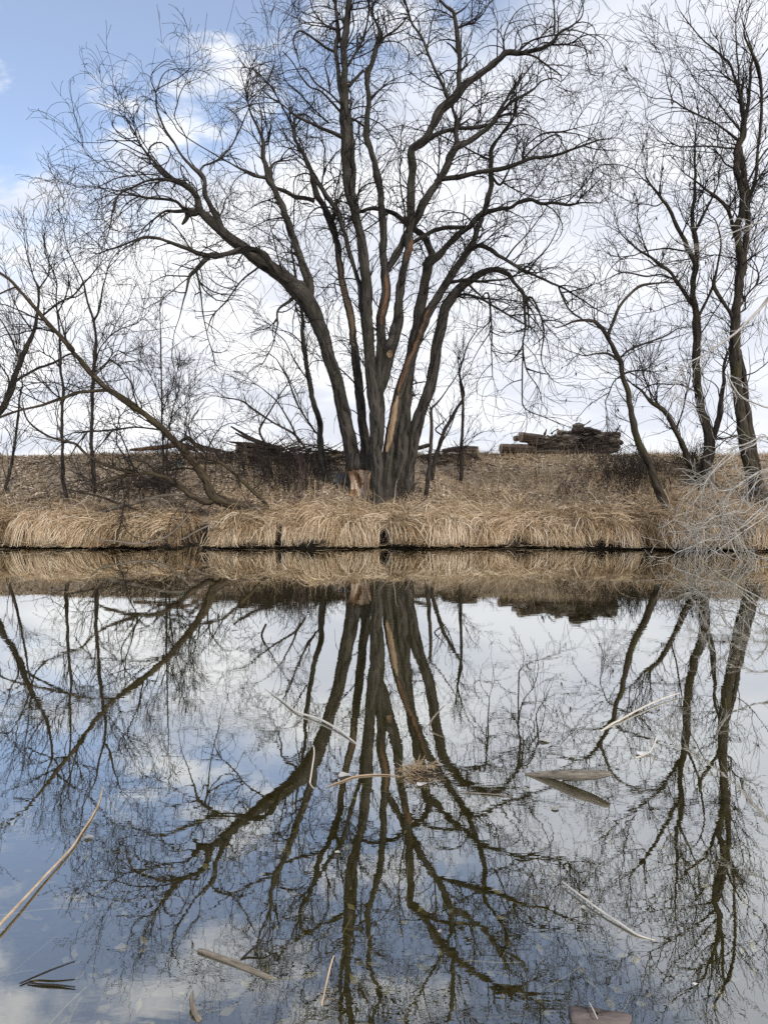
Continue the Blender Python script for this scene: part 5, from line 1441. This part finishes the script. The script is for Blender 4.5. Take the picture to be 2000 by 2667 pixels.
# waterlogged bark slab at the bottom right
edge = np.array([(1480, 2625), (1500, 2621), (1530, 2626), (1560, 2632), (1600, 2636), (1640, 2640), (1645, 2650), (1636, 2662), (1600, 2668), (1555, 2666), (1510, 2660), (1490, 2655), (1486, 2640)])
c2 = np.array([on_plane(a, b, 0.012) for a, b in edge])
ctr = c2.mean(0)
nr = 5; k = len(edge)
rings = []
for i, s_ in enumerate((1.0, 1.0, 0.85, 0.5, 0.1)):
    q = ctr + (c2 - ctr) * s_
    q[:, 2] = [-0.02, 0.012, 0.016, 0.018, 0.017][i] + 0.004 * np.sin(np.arange(k) * 2.1 + i)
    rings.append(q)
idx = np.arange(nr * k).reshape(nr, k)
F = np.stack([idx[:-1], np.roll(idx[:-1], -1, 1), np.roll(idx[1:], -1, 1), idx[1:]], -1).reshape(-1, 4)
V = np.vstack(rings)
slab = thing('bark_slab', 'dark slab of waterlogged bark at the bottom edge on the right', 'bark', (ctr[0], ctr[1], 0.0))
mesh_obj('slab', V, F, M['slab'], slab, uv=V[:, [1, 0]])
st = spline(pond_path('1530,2650,3 1548,2668,3', 0.03), 0.01)
stick('reed_cane', 'pale straw lying across the bark slab', pond_path('1534,2612,3 1545,2632,4 1556,2655,3', [0.03, 0.034, 0.03]), M['pale_cane'], 127, 'cane', sides=6)

# floating clump of straw bits
r = np.random.default_rng(140)
cc = on_plane(1095, 2018, 0.0)
clump = thing('straw_clump', 'floating clump of broken straw and plant bits in the middle of the pond', 'plant debris', cc)
N = 320
b = np.stack([cc[0] + r.normal(0, 0.044, N), cc[1] + r.normal(0, 0.055, N), np.zeros(N)], -1)
b[:, 2] = 0.002 + 0.045 * np.exp(-((b[:, 0] - cc[0]) / 0.06) ** 2 - ((b[:, 1] - cc[1]) / 0.05) ** 2) * r.uniform(0, 1, N)
a = r.uniform(0, 2 * math.pi, N)
tg = unit(np.stack([np.cos(a), np.sin(a), r.uniform(-0.1, 0.45, N)], -1))
P, R = grow(r, b, tg, r.uniform(0.0003, 0.0007, N), r.uniform(0.02, 0.09, N), 4, (0, 0.2), 0, 2.0, 0.1, 0)
P[:, :, 2] = np.maximum(P[:, :, 2], 0.001)
R = R * 0.26
V, F, uv = tubes(P, R, 4)
o = mesh_obj('straw_bits', V, F, M['cane'], clump, uv=uv); o['kind'] = 'stuff'
N = 160
b = np.stack([cc[0] + 0.02 + r.normal(0, 0.05, N), cc[1] - 0.01 + r.normal(0, 0.045, N), r.uniform(0.002, 0.022, N)], -1)
a = r.uniform(0, 2 * math.pi, N)
P, R = grow(r, b, unit(np.stack([np.cos(a), np.sin(a), r.uniform(-0.1, 0.4, N)], -1)), r.uniform(0.0012, 0.0032, N), r.uniform(0.015, 0.05, N), 3, (0, 0.2), 0, 2.0, 0.1, 0)
R = R * 0.55
V, F, uv = tubes(P, R, 4)
o = mesh_obj('brown_bits', V, F, M['wet'], clump, uv=uv); o['kind'] = 'stuff'

# sky glints on the water surface, made as small pale leaf shapes
def surface_glint(px, py, wpx, ang, label, seed, asp=0.5):
    r = np.random.default_rng(seed)
    q = on_plane(px, py, 0.003)
    s_ = 0.38 * wpx * q[1] / FPX
    k = 14
    th = np.linspace(0, 2 * math.pi, k, endpoint=False)
    out = np.stack([np.cos(th) * (1 + 0.16 * np.sin(3 * th + seed)), np.sin(th) * asp * 1.3 * (1 - 0.45 * np.cos(th)) * (1 + 0.22 * np.sin(4 * th + 2 * seed))], -1) * s_
    ca, sa = math.cos(ang), math.sin(ang)
    out = out @ np.array([[ca, sa], [-sa, ca]])
    rg = []
    for i, (m_, z) in enumerate(((1.0, 0.0015), (0.75, 0.0), (0.35, 0.0012), (0.03, 0.002))):
        rg.append(np.column_stack([q[0] + out[:, 0] * m_, q[1] + out[:, 1] * m_, np.full(k, q[2] + z + 0.0012) + 0.10 * s_ * (1 + np.sin(2 * th + seed)) * m_]))
    idx = np.arange(4 * k).reshape(4, k)
    F = np.stack([idx[:-1], np.roll(idx[:-1], -1, 1), np.roll(idx[1:], -1, 1), idx[1:]], -1).reshape(-1, 4)
    o = mesh_obj('sky_glint_leaf', np.vstack(rg), F, M['glint_pale'], attr=np.full(4 * k, r.uniform(0, 1)), origin=q)
    return tag(o, label, 'leaf', 'pale sky glints made as floating leaf shapes on the pond')

for i, (a, b, wd, an, lb) in enumerate((
        (1447, 2107, 28, 0.3, 'white triangular leaf-shaped sky glint floating below the driftwood limb'),
        (1420, 1930, 46, 0.1, 'flat white leaf-shaped sky glint floating well above the driftwood limb'),
        (1490, 1972, 30, 0.5, 'round pale leaf-shaped sky glint floating just above the driftwood limb'),
        (1675, 1964, 52, 0.2, 'broad pale leaf-shaped sky glint at the foot of the faint upright stem'),
        (1608, 2000, 20, 0.0, 'small pale leaf-shaped sky glint just right of the driftwood tip'),
        (1520, 2365, 20, 0.2, 'small white leaf-shaped sky glint floating left of the straight pale cane'),
        (1146, 2428, 18, 0.9, 'small white leaf-shaped sky glint below centre in the trunk reflections'),
        (1523, 2330, 34, -0.4, 'pale leaf-shaped sky glint at the upper end of the straight cane'),
        (1810, 2566, 18, 0.0, 'tiny white leaf-shaped sky glint near the lower right corner'),
        (1098, 2044, 40, 0.1, 'pale leaf-shaped sky glint at the near side of the straw clump'),
        (900, 2020, 50, 0.15, 'pale pinkish leaf-shaped sky glint at the left of the straw clump'),
        (880, 2222, 22, -0.3, 'pale leaf-shaped sky glint floating left in the trunk reflections'),
        (232, 2183, 34, 0.05, 'white leaf-shaped sky glint lying against the long tan cane'))):
    surface_glint(a, b, wd, an, lb, 150 + i)

# sunken stems and leaves on the bed near the camera
r = np.random.default_rng(160)
N = 3200
by = 1.5 + 3.4 * r.uniform(0, 1, N) ** 1.2
bx = r.uniform(-0.75, 0.75, N) * by
k_ = r.uniform(0, 1, N) < np.where(bx < -0.1, 1.0, 0.5)
bx, by = bx[k_], by[k_]; N = len(bx)
c = np.stack([bx, by, ground_z(bx, by) + 0.008 + r.uniform(0, 0.02, N)], -1)
a = r.uniform(0, 2 * math.pi, N)
ux = np.stack([np.cos(a), np.sin(a), r.normal(0, 0.2, N)], -1)
uy = np.stack([-np.sin(a), np.cos(a), r.normal(0, 0.3, N)], -1)
sz = r.uniform(0.012, 0.032, N)[:, None]
V = np.stack([c - ux * sz, c - uy * sz * 0.45, c + ux * sz, c + uy * sz * 0.5], 1).reshape(-1, 3)
o = mesh_obj('sunken_leaves', V, np.arange(4 * N).reshape(N, 4), M['sunk'], attr=np.repeat(r.uniform(0, 1, N), 4), smooth=False)
tag(o, 'sunken leaves on the shallow pond bed in the foreground', 'leaves', kind='stuff')
N = 260
by = 1.6 + 3.2 * r.uniform(0, 1, N); bx = r.uniform(-0.7, 0.7, N) * by
b = np.stack([bx, by, ground_z(bx, by) + 0.02], -1)
a = r.uniform(0, 2 * math.pi, N)
P, R = grow(r, b, unit(np.stack([np.cos(a), np.sin(a), r.uniform(0, 0.15, N)], -1)), r.uniform(0.0015, 0.0040, N), r.uniform(0.10, 0.5, N), 6, (0, 0.1), 0, 0.8, 0.05, 0)
P[:, :, 2] = np.minimum(np.maximum(P[:, :, 2], ground_z(P[:, :, 0], P[:, :, 1]) + 0.005), -0.012)
R = R * 0.6
V, F, uv = tubes(P, R, 4)
o = mesh_obj('sunken_stems', V, F, M['sunk'], attr=np.repeat(r.uniform(0, 1, N), 7 * 4))
tag(o, 'sunken reed stems on the shallow pond bed in the foreground', 'stems', kind='stuff')

for o in bpy.data.objects:
    if '_o' in o: del o['_o']
